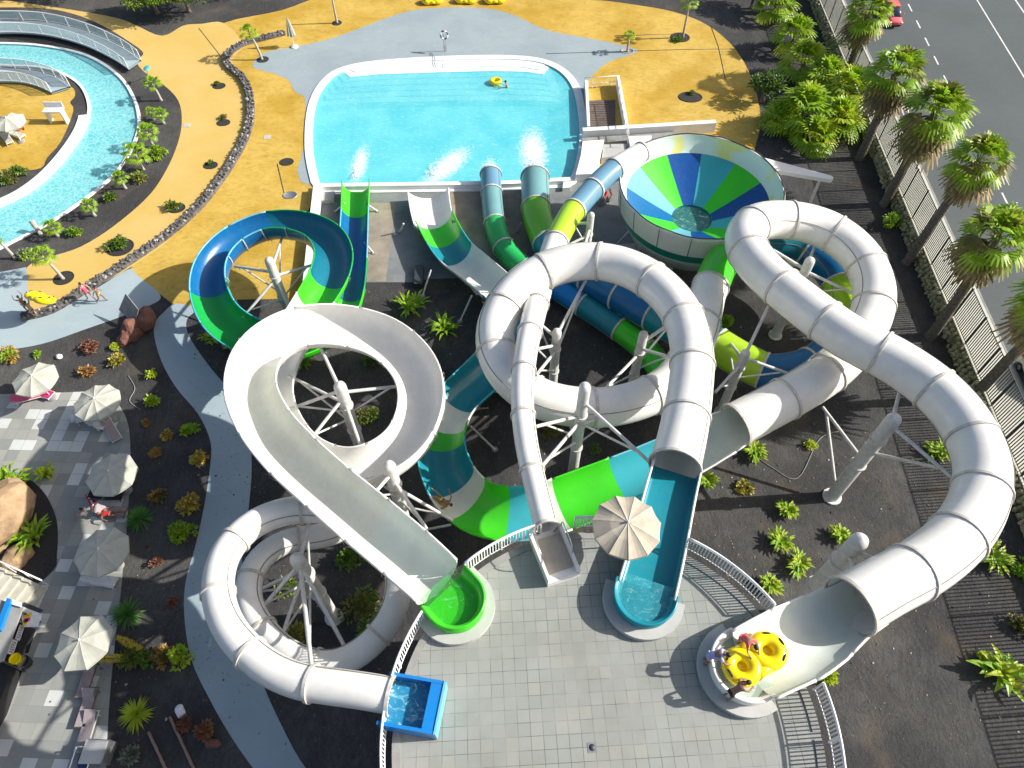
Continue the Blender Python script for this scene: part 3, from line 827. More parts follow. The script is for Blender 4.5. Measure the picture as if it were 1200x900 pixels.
# --- E: wide white tube, right ------------------------------------------------
E = thing('tube_slide', P(990, 710, 0), 'widest white tube slide, looping at the right and ending in a striped channel', 'water slide', 'tube slides starting on the platform')
c = P(877, 778, ZP + .9); d = P(985, 718, ZP + .9) - c; d.z = 0; d.normalize()
tub(E, Vector((c.x, c.y, 0)), d, 1.27, .25, ZP, ZP + .86, 'g_white', 'w_white', .5, .28, 'g_pale')
open_slide(E, [(889, 772, 11.78, 1.5, 'g_pale'), (920, 756, 11.75, 1.56, None), (948, 743, 11.6, 1.6, 'g_pale'), (975, 727, 11.3, 1.50, None), (1002, 711, 11.0, 1.22, None), (1026, 697, 10.85, 1.15, None)], 2.4, 'g_white', 'g_white', -62, 62)
tube_slide(E, [(997, 710, 10.9, 1.22, 'g_white'), (1035, 688, 10.8, 1.2, None), (1080, 664, 10.5, 1.21, None), (1122, 630, 10.2, 1.21, None), (1147, 588, 9.9, 1.21, None), (1151, 545, 9.6, 1.21, None), (1133, 500, 9.4, 1.21, None), (1100, 460, 9.3, 1.21, None), (1050, 424, 9.2, 1.21, None),
   (990, 392, 9.1, 1.21, None), (935, 352, 8.9, 1.21, None), (893, 316, 8.6, 1.21, None), (873, 285, 8.3, 1.24, None), (884, 262, 8.0, 1.24, None), (925, 258, 7.6, 1.24, None), (972, 271, 7.2, 1.24, None), (1010, 303, 6.9, 1.24, None), (1025, 345, 6.6, 1.24, None), (1012, 390, 6.3, 1.24, None), (978, 430, 6.1, 1.24, None), (930, 462, 5.9, 1.24, None), (862, 498, 5.6, 1.24, None)], 3.3)
open_slide(E, [(888, 485, 5.74, 1.16, 'g_pale'), (862, 498, 5.62, 1.18, None), (846, 506, 5.5, 1.30, None), (820, 519, 5.3, 1.4, None), (800, 530, 5.2, 1.42, 'g_aqua'), (760, 547, 4.9, 1.42, None), (728, 562, 4.7, 1.45, 'g_green', -6), (690, 577, 4.5, 1.45, None, -10), (660, 589, 4.42, 1.45, 'g_cream', -13), (640, 596, 4.36, 1.45, 'g_aqua', -14), (618, 600, 4.3, 1.45, None, -16), (592, 601, 4.2, 1.45, 'g_green', -16), (562, 595, 4.1, 1.45, None, -16), (545, 583, 4.05, 1.45, 'g_cream', -16), (527, 562, 3.95, 1.45, 'g_teal', -16), (515, 530, 3.8, 1.45, None, -16),
   (515, 512, 3.7, 1.45, 'g_green', -16), (519, 490, 3.6, 1.45, 'g_cream', -14), (536, 462, 3.4, 1.45, 'g_teal', -8), (565, 436, 3.2, 1.42, None, 0), (590, 410, 3.0, 1.42, None, 6), (604, 382, 2.8, 1.42, 'g_teal', 10), (603, 356, 2.6, 1.42, None, 10), (585, 334, 2.4, 1.42, 'g_pale', 6), (550, 305, 2.1, 1.42, None, 0), (533, 292, 1.9, 1.42, 'g_teal', -4), (519, 272, 1.75, 1.45, 'g_green', -5), (508, 250, 1.6, 1.5, None, -3)], 3.0, 'g_white', None, -80, 80,
   rimmap={'g_green': 'g_green', 'g_teal': 'g_aqua', 'g_aqua': 'g_lightblue'})

open_slide(E, [(508, 251, 1.95, 1.85, 'g_white'), (503, 232, 1.98, 1.9, None), (500, 210, 2.05, 1.98, None)], 3.0, 'g_white', None, -56, 56)

# --- D: white tube from the teal tub ------------------------------------------
D = thing('tube_slide', P(768, 640, 0), 'white tube slide leaving the long teal channel and making the big middle ring', 'water slide', 'tube slides starting on the platform')
c = P(756, 697, ZP + .7); d = P(782, 590, ZP + .7) - c
tub(D, Vector((c.x, c.y, 0)), d, 1.16, .3, ZP, ZP + .85, 'g_teal', 'w_teal', .5, .28)
open_slide(D, [(758, 692, 10.85, 1.12, 'g_teal'), (768, 655, 10.8, 1.1, None), (778, 612, 10.7, 1.08, 'g_teal'), (787, 572, 10.6, 1.06, None), (794, 545, 10.5, 1.05, None)], 3.4, 'g_white', 'g_teal', -90, 90, box=True)
tube_slide(D, [(791, 546, 10.35, 1.16, 'g_white'), (801, 505, 10.1, 1.15, None), (809, 455, 9.8, 1.12, None), (811, 412, 9.6, 1.12, None), (799, 368, 9.4, 1.12, None), (768, 332, 9.1, 1.12, None), (727, 311, 8.8, 1.12, None), (683, 306, 8.5, 1.12, None), (637, 318, 8.2, 1.12, None), (600, 346, 7.9, 1.12, None), (580, 388, 7.6, 1.12, None), (590, 432, 7.3, 1.12, None),
   (630, 466, 7.0, 1.12, None), (688, 478, 6.7, 1.12, None), (745, 470, 6.4, 1.12, None), (790, 445, 6.1, 1.15, None), (816, 400, 5.8, 1.15, None), (829, 345, 5.4, 1.15, None), (833, 335, 5.35, 1.15, 'g_green'), (850, 303, 5.0, 1.15, None), (885, 285, 4.7, 1.15, 'g_dteal'), (925, 285, 4.4, 1.15, None), (945, 292, 4.25, 1.15, 'g_blue'), (970, 312, 4.0, 1.15, None), (984, 334, 3.9, 1.15, 'g_lime'), (990, 370, 3.7, 1.15, None), (984, 396, 3.5, 1.15, 'g_blue'),
   (950, 428, 3.3, 1.15, None), (905, 437, 3.1, 1.15, None), (893, 434, 3.05, 1.15, 'g_lime'), (855, 414, 2.9, 1.15, None), (840, 404, 2.85, 1.15, 'g_teal'), (800, 388, 2.7, 1.15, None), (765, 368, 2.5, 1.15, 'g_blue'), (725, 345, 2.3, 1.15, None), (690, 325, 2.0, 1.15, 'g_teal'), (655, 300, 1.8, 1.15, None), (641, 284, 1.7, 1.15, 'g_bgreen'), (631, 258, 1.5, 1.15, None), (628, 243, 1.4, 1.15, 'g_paleteal'), (627, 208, 1.3, 1.15, None)], 3.6)

# --- bowl -------------------------------------------------------------------
BC = P(821, 217, 6.0); BR = 5.8
bowl = thing('bowl_slide', (BC.x, BC.y, 0), 'big round white bowl with a blue and green pinwheel funnel', 'water slide')
def bl(prof, m, n=64, a0=0, a1=2 * PI): 
    mb = MB(); mb.lathe(prof, (BC.x, BC.y, 0), m, n, True, a0, a1); return mb
mb = bl([(BR - .05, 6.15), (BR + .10, 6.15), (BR + .04, 5.9), (BR - .10, 4.35), (BR - .12, 4.3)], 'g_white')
for k in range(16):
    t = R(k * 22.5 + 8); mb.path([Vector((BC.x + math.cos(t) * r, BC.y + math.sin(t) * r, z)) for r, z in ((BR + .07, 6.1), (BR + .0, 5.4), (BR - .10, 4.35))], .035, 'seam', 4)
mb.build('outer_wall', bowl)
bl([(BR - .12, 4.3), (BR - .5, 3.4)], 'g_band').build('teal_band', bowl)
bl([(BR - .5, 3.4), (BR - 1.15, 2.0), (1.8, 1.5), (0.02, 1.5)], 'g_pale').build('underside', bowl)
bl([(BR - .05, 6.15), (BR - .12, 5.9), (BR - .55, 5.0), (BR - .62, 4.95)], 'bowlwall').build('inner_wall', bowl)
cols = ['g_blue', 'g_lightblue', 'g_green', 'g_deep', 'g_aqua', 'g_dgreen', 'g_blue', 'g_lime2', 'g_lightblue', 'g_deep', 'g_green', 'g_aqua', 'g_blue', 'g_green', 'g_lightblue', 'g_dgreen']
for k in range(12):
    a = 2 * PI * (k - .5) / 12 + .05
    bl([(BR - .62, 4.95), (4.0, 4.25), (2.6, 3.5), (1.5, 2.95)], ['g_deep', 'g_green', 'g_aqua', 'g_deep', 'g_green', 'g_lightblue', 'g_blue', 'g_green', 'g_lightblue', 'g_deep', 'g_green', 'g_aqua'][k], 6, a, a + 2 * PI / 12).build('funnel_wedge', bowl)
bl([(1.5, 2.95), (1.45, 2.4), (1.4, 2.2)], 'g_dteal', 32).build('drain_collar', bowl)
mb = MB(); mb.lathe([(0.01, 2.8), (1.49, 2.8)], (BC.x, BC.y, 0), 'w_drain', 24); mb.build('drain_water', bowl)
for k in range(8):
    t = R(k * 45 + 20); x, y = BC.x + 4.0 * math.cos(t), BC.y + 4.0 * math.sin(t)
    mb = MB(); mb.cyl((x, y, 0), (BC.x + 4.3 * math.cos(t), BC.y + 4.3 * math.sin(t), 2.05), .12, .12, 'steel', 10); mb.build('leg', bowl)
mb = MB(); mb.path([Vector((BC.x + (BR + .03) * math.cos(R(k * 6)), BC.y + (BR + .03) * math.sin(R(k * 6)), 6.2 + .03 * math.sin(k * 1.3))) for k in range(60)], .045, 'dark', 5, True); mb.build('rim_hose', bowl)
# white wing beam right of the bowl
wg = MB(); a = P(888, 188, 4.6); b = P(976, 210, 4.4)
dv = (b - a).normalized(); nv = Vector((-dv.y, dv.x, 0))
va = [a + nv * .7, a - nv * .7, b - nv * .26 - dv * .2, b - nv * .12, b + nv * .12, b + nv * .26 - dv * .2]
wg.prism([(p.x, p.y) for p in va], 4.2, 4.5, 'g_white'); 
wb = thing('entry_chute', (a.x, a.y, 0), 'tapering white chute arm sticking out to the right of the bowl', 'chute')
wg.build('arm', wb)
for q in (.35, .85):
    p = a + (b - a) * q; mb = MB(); mb.cyl((p.x, p.y, 0), (p.x, p.y, 3.9), .12, .12, 'steel', 10); mb.build('leg', wb)

# --- C: thin white tube -> bowl ----------------------------------------------
Cc = thing('tube_slide', P(655, 655, 0), 'thinnest white tube slide, from the small beige tray beside the parasol to the bowl', 'water slide', 'tube slides starting on the platform')
tube_slide(Cc, [(640, 618, 10.75, .52, 'g_white'), (628, 570, 10.5, .53, None), (617, 520, 10.2, .55, None), (612, 465, 9.8, .57, None), (616, 415, 9.2, .62, None), (625, 372, 8.2, .68, None), (636, 330, 7.0, .74, None), (648, 292, 6.6, .78, 'g_white'), (652, 282, 6.55, .8, 'g_lime'), (668, 252, 6.4, .8, None), (674, 245, 6.35, .8, 'g_sky'), (698, 218, 6.3, .8, None), (720, 198, 6.25, .8, 'g_white'), (752, 178, 6.2, .72, None)], 3.2)
# start tray
a = P(640, 622, 10.7); b = P(661, 678, 10.35); dv = Vector((b.x - a.x, b.y - a.y, 0)); Lt = dv.length; dv.normalize(); nv = Vector((-dv.y, dv.x, 0))
def quadp(o, l0, l1, w): return [(o.x + dv.x * l + nv.x * s * w, o.y + dv.y * l + nv.y * s * w) for l, s in ((l0, -1), (l1, -1), (l1, 1), (l0, 1))]
mb = MB(); mb.prism(quadp(a, -.1, Lt, .72), ZP, ZP + .35, 'g_white')
for s in (-1, 1):
    mb.prism([(a.x + dv.x * l + nv.x * s * w, a.y + dv.y * l + nv.y * s * w) for l, w in ((-.1, .60), (Lt - .1, .60), (Lt, .72), (-.1, .74))], ZP + .35, ZP + .72, 'g_white')
    
mb.build('start_tray', Cc)
mb = MB(); mb.prism(quadp(a, .15, Lt - .35, .585), ZP + .352, ZP + .40, 'canvas_tan'); mb.build('mat', Cc)
for s in (-1, 1):
    o = a + nv * s * .68; pts = [o + dv * l + Z3 * (z - o.z) for l, z in ((.0, ZP + .6), (.05, ZP + 1.2), (.3, ZP + 1.35), (1.0, ZP + 1.25), (1.25, ZP + 1.0), (1.3, ZP + .6))]
    mb = MB(); mb.path(smooth(pts, 4, False), .028, 'chrome', 6); mb.build('grab_rail', Cc)

# --- B: white tube from the blue box ------------------------------------------
B = thing('tube_slide', P(482, 826, 0), 'white tube slide from the square blue start box, coiling twice at lower left', 'water slide', 'tube slides starting on the platform')
tube_slide(B, [(458, 815, 10.75, 0.66, 'g_white'), (430, 810, 10.75, 0.66, None), (395, 805, 10.6, 0.66, None), (345, 797, 10.4, 0.66, None), (300, 772, 10.2, 0.66, None), (266, 732, 10.0, 0.66, None), (255, 688, 9.6, 0.66, None), (266, 645, 9.2, 0.66, None), (300, 612, 8.75, 0.66, None), (345, 597, 8.3, 0.66, None), (395, 600, 8.05, 0.66, None), (440, 625, 7.85, 0.66, None), (466, 665, 7.7, 0.60, None), (462, 715, 7.55, 0.60, None), (432, 757, 7.35, 0.60, None), (390, 779, 7.15, 0.60, None), (345, 770, 7.1, 0.60, None), (308, 738, 6.8, 0.60, None), (291, 700, 6.6, 0.60, None), (300, 660, 6.4, 0.60, None), (335, 634, 6.2, 0.60, None), (385, 627, 6.0, 0.60, None), (410, 612, 5.7, 0.60, None),
   (400, 590, 5.2, 0.60, None), (365, 558, 4.8, 0.64, None), (325, 515, 4.4, 0.67, None), (303, 470, 4.1, 0.70, None), (308, 425, 3.8, 0.74, None), (345, 397, 3.5, 0.78, None), (395, 390, 3.2, 0.81, None), (450, 402, 2.8, 0.84, None), (484, 432, 1.5, .70, None), (499, 460, 1.0, .70, None), (520, 476, .75, .70, None), (547, 462, .72, .70, None), (585, 447, .75, .70, None), (640, 470, .85, 0.86, 'g_teal'), (700, 482, .92, 0.86, None), (750, 474, .92, 0.86, None), (778, 450, .92, 0.86, 'g_green'), (762, 415, .92, 0.86, None), (730, 388, .92, 0.86, None), (727, 386, .92, 0.86, 'g_teal'), (690, 361, .92, 0.86, None), (683, 357, .92, 0.86, 'g_bblue'), (648, 334, .92, 0.86, None), (615, 315, .92, 0.86, 'g_agreen'), (590, 290, .92, 0.86, None), (580, 262, .92, 0.86, 'g_paleteal'), (577, 240, .92, 0.86, None), (576, 226, .92, 0.86, 'g_sky'), (575, 204, 1.1, 0.86, None)], 3.0)
bx = P(483, 826, ZP + .6); ex = (P(512, 832, ZP + .6) - P(455, 822, ZP + .6)); ea = math.atan2(ex.y, ex.x)
mb = MB()
def lbox(mb, cx, cy, cz, sx, sy, sz, m):
    mb.box((bx.x + cx * math.cos(ea) - cy * math.sin(ea), bx.y + cx * math.sin(ea) + cy * math.cos(ea), cz), (sx, sy, sz), m, ea)
lbox(mb, 0, .86, ZP + .55, 2.1, .12, 1.0, 'g_bblue'); lbox(mb, 0, -.86, ZP + .55, 2.1, .12, 1.0, 'g_bblue')
lbox(mb, .82, 0, ZP + .545, .46, 1.598, .98, 'g_bblue'); lbox(mb, -.2, 0, ZP + .2, 1.6, 1.598, .3, 'g_blue')
lbox(mb, 1.09, 0, ZP + .56, .08, 1.84, 1.03, 'g_lightblue')
mb.build('start_box', B)
mb = MB(); lbox(mb, -.22, 0, ZP + .5, 1.62, 1.59, .02, 'w_foamblue'); mb.build('water', B)

# splash foam and spray at the slide exits
def splash(px, py, ang_, ln, wd, n, label, seed):
    rd = random.Random(seed); mb = MB(); c = P(px, py, 0); dx, dy = math.cos(R(ang_)), math.sin(R(ang_))
    for i in range(n):
        l = abs(rd.gauss(0, .45)) * ln; w = rd.gauss(0, .28) * wd * (.5 + l / ln); s = rd.uniform(.01, .035) * (1.2 - min(1, l / ln * .6))
        z = max(-.04, rd.uniform(-.05, .35) * math.exp(-l / ln * 2)); mb.blob((c.x + dx * l - dy * w, c.y + dy * l + dx * w, z), (s * 1.6, s * 1.6, s * .7), 'foam', i, .4, 1)
    o = mb.build('water_splash', loc=c); tag(o, label=label, kind='stuff')
splash(417, 209, 88, 3.6, 1.0, 160, 'white splash below the blue and green slide mouth', 1)
splash(504, 207, 60, 4.4, 1.8, 260, 'white splash in front of the wide white slide mouth', 2)
splash(575, 200, 88, 1.8, .8, 70, 'small white splash at the narrow tube mouth', 3)
splash(626, 203, 92, 4.4, 1.4, 260, 'white splash at the wide tube mouth', 4)

# --- railings between the slides ------------------------------------------------
railing(ang(452, 880), ang(446, 840), 'short white railing below the blue start box')if False else None
a_ = sorted([ang(453, 845), ang(475, 765)])
M['w_drain']; 
G_R = 'white railings round the start platform'
railing(206, ang(495, 717), 'long white railing curving past the blue start box to the green tub')
railing(ang(547, 662), ang(636, 619), 'white railing between the green tub and the thin tube slide')
railing(ang(675, 609), ang(738, 609), 'short white railing behind the tan parasol')
railing(ang(808, 630), ang(911, 706), 'white railing between the teal start channel and the wide white chute')
railing(ang(966, 800), -28, 'white railing at the lower right, below the wide white chute')

# ================================================================ SUPPORT TOWERS
def tower(px, py, zt, r, label, struts, base=0, pairs=True):
    t = P(px, py, zt); root = thing('support_tower', (t.x, t.y, base), label, 'support tower', 'white steel support towers of the slides')
    mb = MB(); mb.cyl((t.x, t.y, base + .1), (t.x, t.y, zt - r), r, r, 'steel', 18, dome=True)
    mb.build('column', root)
    mb = MB(); mb.cyl((t.x, t.y, base), (t.x, t.y, base + .10), r * 1.5, r * 1.5, 'steel', 14)
    mb.build('base_plate', root)
    for z in (zt * .45, zt * .75): mb = MB(); mb.cyl((t.x, t.y, z - .05), (t.x, t.y, z + .05), r * 1.2, r * 1.2, 'steel', 18); mb.build('collar', root)
    for (q, sx, sy, sz) in struts:
        e = P(sx, sy, sz); dr = (e - Vector((t.x, t.y, e.z))).normalized(); s = Vector((t.x, t.y, q)) + dr * r * .7
        mb = MB(); mb.cyl(s, e, .10, .09, 'steel', 8); mb.build('strut', root)
        if pairs:
            s2 = Vector((t.x, t.y, q - 1.9)) + dr * r * .7; mb = MB(); mb.cyl(s2, s + (e - s) * .8 , .06, .06, 'steel', 8); mb.build('brace', root)
tower(314, 302, 6.6, .30, 'white support column with braces inside the blue and green loop', [(5.2, 275, 312, 3.7), (4.6, 285, 372, 3.2), (4.9, 368, 310, 4.6), (4.4, 345, 375, 3.0), (5.6, 330, 280, 4.4)])
tower(397, 449, 8.4, .34, 'tall white support column inside the white open circle', [(7.6, 338, 480, 6.0), (7.0, 360, 520, 6.2), (7.5, 472, 452, 7.0), (7.4, 374, 404, 7.9), (6.6, 425, 530, 6.4), (6.4, 338, 440, 5.7)])
tower(455, 543, 8.7, .34, 'white support column between the white circle and the long white chute', [(7.8, 430, 588, 9.2), (7.0, 500, 620, 6.4), (7.4, 430, 560, 6.4), (6.0, 530, 610, 3.5)])
tower(346, 652, 8.6, .34, 'white support column standing inside the coiled tube at lower left', [(7.6, 302, 718, 6.4), (7.8, 366, 790, 9.9), (7.0, 285, 700, 6.2), (7.4, 405, 760, 6.8), (7.9, 362, 612, 7.9), (6.8, 325, 760, 6.6)])
tower(686, 450, 10.9, .30, 'white support column at the bottom of the middle ring', [(8.2, 628, 500, 9.6), (9.4, 765, 545, 9.6), (7.6, 632, 550, 9.6), (7.4, 650, 462, 6.9), (7.2, 735, 482, 6.5)])
tower(653, 386, 7.3, .28, 'white support column inside the left half of the middle ring', [(6.6, 624, 372, 7.4), (6.0, 624, 410, 8.4), (6.8, 690, 322, 7.6), (5.4, 628, 440, 8.6)])
tower(755, 389, 7.4, .28, 'white support column inside the right half of the middle ring', [(6.6, 795, 372, 8.4), (6.0, 790, 420, 8.2), (5.4, 700, 465, 5.8)])
tower(875, 411, 6.5, .28, 'white support column left of the right-hand loop over the green tube', [(5.6, 850, 395, 3.0), (5.8, 930, 440, 5.0), (5.2, 838, 460, 4.8), (5.9, 905, 350, 7.8)])
tower(693, 249, 7.6, .24, 'thin white support column between the middle ring and the bowl', [(6.6, 668, 262, 6.0), (5.6, 660, 290, 5.4), (6.2, 684, 292, 7.8)])
tower(951, 302, 7.6, .32, 'thick white support column inside the right-hand loop', [(6.6, 893, 285, 7.4), (6.4, 1000, 344, 6.0), (5.6, 945, 360, 7.9), (6.2, 895, 312, 7.6), (6.0, 960, 275, 6.4), (5.4, 985, 400, 5.0)])
tower(1051, 487, 9.0, .38, 'slanting-looking white support column under the long right-hand bend', [(8.2, 1130, 572, 8.8), (5.6, 1098, 548, 8.1), (8.4, 1058, 445, 8.4), (4.6, 964, 477, 4.7), (1.0, 968, 482, 4.6)], pairs=False)
tower(1011, 630, 10.4, .40, 'white support column beside the mouth of the widest tube', [(9.2, 1040, 660, 9.8), (8.6, 1030, 690, 9.6), (9.0, 1003, 690, 9.7)], pairs=False)
def post(px, py, zt, bx_, by_, label):
    a = P(px, py, zt); b = P(bx_, by_, 0); mb = MB(); mb.cyl(b, a, .07, .07, 'steel', 8)
    mb.cyl(b, b + Z3 * .08, .2, .2, 'concrete', 10)
    root = thing('support_post', b, label, 'post', 'thin slanting posts under the slides'); mb.build('post', root)
post(505, 316, 1.4, 495, 347, 'short post under the white slide next to the leafy plants')
post(553, 346, 1.5, 539, 377, 'short post under the pale bend of the white slide')
post(428, 238, .9, 443, 248, 'small stay right of the blue and green exit chute')
post(427, 284, 1.0, 438, 297, 'lower stay right of the blue and green exit chute')
post(404, 238, .9, 393, 248, 'small stay left of the blue and green exit chute')
post(529, 258, 1.2, 536, 270, 'small stay right of the white and green exit chute')
post(473, 262, 1.2, 468, 272, 'small stay left of the white and green exit chute')
post(611, 261, 1.2, 606, 272, 'small stay between the two exit tubes')
post(740, 268, 3.4, 716, 293, 'slanting stay left of the bowl')
post(552, 500, 3.0, 580, 527, 'slanting post inside the striped channel bend')
post(528, 615, 3.3, 492, 622, 'slanting post left of the striped channel bend')

# ================================================================ PARASOLS
def parasol(px, py, z, r, n, m, label, ph=0, closed=False, base_z=0, tilt=0, group='cream parasols'):
    t = P(px, py, z); root = thing('parasol', (t.x, t.y, base_z), label, 'parasol', group)
    mb = MB(); mb.cyl((t.x, t.y, base_z), (t.x, t.y, z + .02), .03, .03, 'c_white', 8); mb.build('pole', root)
    mb = MB(); mb.lathe([(0, .1), (.28, .1), (.32, .06), (.32, 0)], (t.x, t.y, base_z), 'concrete', 16); mb.build('base', root)
    mb = MB(); vs = []; N = n * 4; rows = [(0, .0), (.12, -.045), (.5, -.16), (1.0, -.40), (1.0, -.52)]
    for j, (q, dz) in enumerate(rows):
        for k in range(N):
            a = 2 * PI * k / N + ph; s = (k % 4) / 4; sag = 1 - .0; w = math.cos(PI / n) / math.cos((s - .5) * 2 * PI / n)
            rr = r * q * w * (1 - .012 * math.sin(PI * s) * (q > .6)); zz = dz * r / 1.4 - .07 * math.sin(PI * s) * q * (1 if j < 4 else 1.2)
            vs.append((t.x + rr * math.cos(a), t.y + rr * math.sin(a), z + zz + tilt * rr * math.cos(a)))
    fs = [(j * N + k, j * N + (k + 1) % N, (j + 1) * N + (k + 1) % N, (j + 1) * N + k) for j in range(len(rows) - 1) for k in range(N)]
    mb.add(vs, fs, m, False); c = mb.build('canopy', root)
    sol = c.modifiers.new('thick', 'SOLIDIFY'); sol.thickness = .012
    mb = MB()
    for k in range(n):
        a = 2 * PI * k / n + ph; mb.path([Vector((t.x + r * q * math.cos(a), t.y + r * q * math.sin(a), z + (dz - .0) * r / 1.4 + .012 + tilt * r * q * math.cos(a))) for q, dz in ((.03, -.005), (.12, -.045), (.5, -.16), (1.0, -.40))], .012, 'flange', 4)
    mb.build('rib', root)
    mb = MB(); mb.lathe([(0, .12), (.05, .1), (.06, 0)], (t.x, t.y, z), 'c_white', 10); mb.build('finial', root)
parasol(37, 440, 2.5, 1.40, 8, 'canvas', 'cream parasol over the pink lounger, topmost of the terrace parasols', .2)
parasol(110, 467, 2.5, 1.42, 10, 'canvas', 'cream parasol beside the tangle of white chairs, second from the top of the terrace', .1)
parasol(127, 552, 2.5, 1.46, 8, 'canvas', 'cream parasol on the terrace edge above the sunbathers', .35)
parasol(115, 643, 2.5, 1.46, 9, 'canvas', 'cream parasol just below the sunbathers and left of the green agave', .0)
parasol(93, 750, 2.5, 1.46, 8, 'canvas', 'cream parasol with one lit half, lowest on the terrace', .45, tilt=.08)
parasol(7, 138, 2.4, 1.4, 8, 'canvas', 'cream parasol on the yellow island inside the lazy river', .2)
parasol(736, 612, 12.45, 1.42, 11, 'canvas_tan', 'large tan parasol on the start platform between two slide entrances', .1, base_z=ZP, group='parasol on the platform')
# closed parasol
t = P(343, 40, 0); b = P(345, 55, 0); root = thing('parasol', (b.x, b.y, 0), 'closed cream parasol standing on the paving at the top left of the pool', 'parasol')
mb = MB(); mb.cyl((b.x, b.y, 0), (b.x, b.y, 2.9), .03, .03, 'c_white', 8); mb.build('pole', root)
mb = MB(); mb.lathe([(0, .12), (.36, .12), (.4, .05), (.4, 0)], (b.x, b.y, 0), 'c_white', 16); mb.build('base', root)
mb = MB(); vs = []; N = 24
for r_, z_ in ((.04, 3.0), (.13, 2.6), (.24, 2.0), (.34, 1.35), (.36, 1.2)):
    for k in range(N): a = 2 * PI * k / N; q = r_ * (1 + .25 * (k % 3 - 1)); vs.append((b.x + q * math.cos(a), b.y + q * math.sin(a), z_))
mb.add(vs, [(j * N + k, j * N + (k + 1) % N, (j + 1) * N + (k + 1) % N, (j + 1) * N + k) for j in range(4) for k in range(N)], 'canvas'); mb.build('canopy', root)

# ================================================================ DOUBLE TUBES
def double_tube(px, py, z, ang_, label, cat='inflatable tube', pitch=None, group='yellow double tubes', loc=None):
    p = loc or P(px, py, z); root = thing('double_tube', p, label, cat, group, R(ang_))
    if pitch: root.rotation_euler = (pitch[0], pitch[1], R(ang_))
    mb = MB()
    for s in (-1, 1):
        mb.path([Vector((s * .54 + .42 * math.cos(2 * PI * k / 28), .42 * math.sin(2 * PI * k / 28), .24)) for k in range(28)], .255, 'yellowtube', 14, True)
    for s in (-1, 1): mb.path([Vector((-.34, s * .46, .22)), Vector((0, s * .42, .24)), Vector((.34, s * .46, .22))], .19, 'yellowtube', 12)
    bo = bpy.data.objects.new('tube_body', mb.mesh('tube_body')); C.objects.link(bo); bo.parent = root
    for s in (-1, 1):
        mb = MB(); mb.lathe([(0, .08), (.3, .09)], (s * .54, 0, 0), 'yellowtube', 16)
        bo = bpy.data.objects.new('seat_floor', mb.mesh('seat_floor')); C.objects.link(bo); bo.parent = root
    for s in (-1, 1):
        for a in (60, 180 if s < 0 else 0, -60):
            t_ = R(a if s > 0 else 180 - a) if a in (60, -60) else R(a)
            c = Vector((s * .56 + .52 * math.cos(t_), .52 * math.sin(t_), .44)); tx = Vector((-math.sin(t_), math.cos(t_), 0))
            mb = MB(); mb.path([c - tx * .12, c - tx * .06 + Z3 * .05, c + tx * .06 + Z3 * .05, c + tx * .12], .035, 'black', 6)
            h = bpy.data.objects.new('handle', mb.mesh('handle')); C.objects.link(h); h.parent = root
    return root
double_tube(882, 774, ZP + .62, 28, 'yellow double tube floating in the wide start tub with three people round it').scale = (1.14, 1.14, 1.05)
double_tube(507, 3, .05, 5, 'yellow double tube lying at the top edge, leftmost of the row')
double_tube(546, 2, .05, -4, 'yellow double tube lying at the top edge, middle of the row')
double_tube(580, 2, .05, 3, 'yellow double tube lying at the top edge, rightmost of the row')

# ================================================================ PEOPLE
def skin_mesh(verts, edges, radii, name, m, root=0, sub=1):
    me = bpy.data.meshes.new(name); me.from_pydata([tuple(v) for v in verts], edges, []); o = bpy.data.objects.new(name, me); C.objects.link(o)
    sk = o.modifiers.new('s', 'SKIN'); sk.use_smooth_shade = True; sb = o.modifiers.new('u', 'SUBSURF'); sb.levels = sub; sb.render_levels = sub
    for i, r in enumerate(radii):
        v = me.skin_vertices[0].data[i]; v.radius = r if isinstance(r, tuple) else (r, r); v.use_root = (i == root)
    dg = bpy.context.evaluated_depsgraph_get(); dg.update(); ev = o.evaluated_get(dg); nm = bpy.data.meshes.new_from_object(ev)
    vs = [v.co.copy() for v in nm.vertices]; fs = [tuple(p.vertices) for p in nm.polygons]
    bpy.data.objects.remove(o); bpy.data.meshes.remove(me); bpy.data.meshes.remove(nm)
    return vs, fs
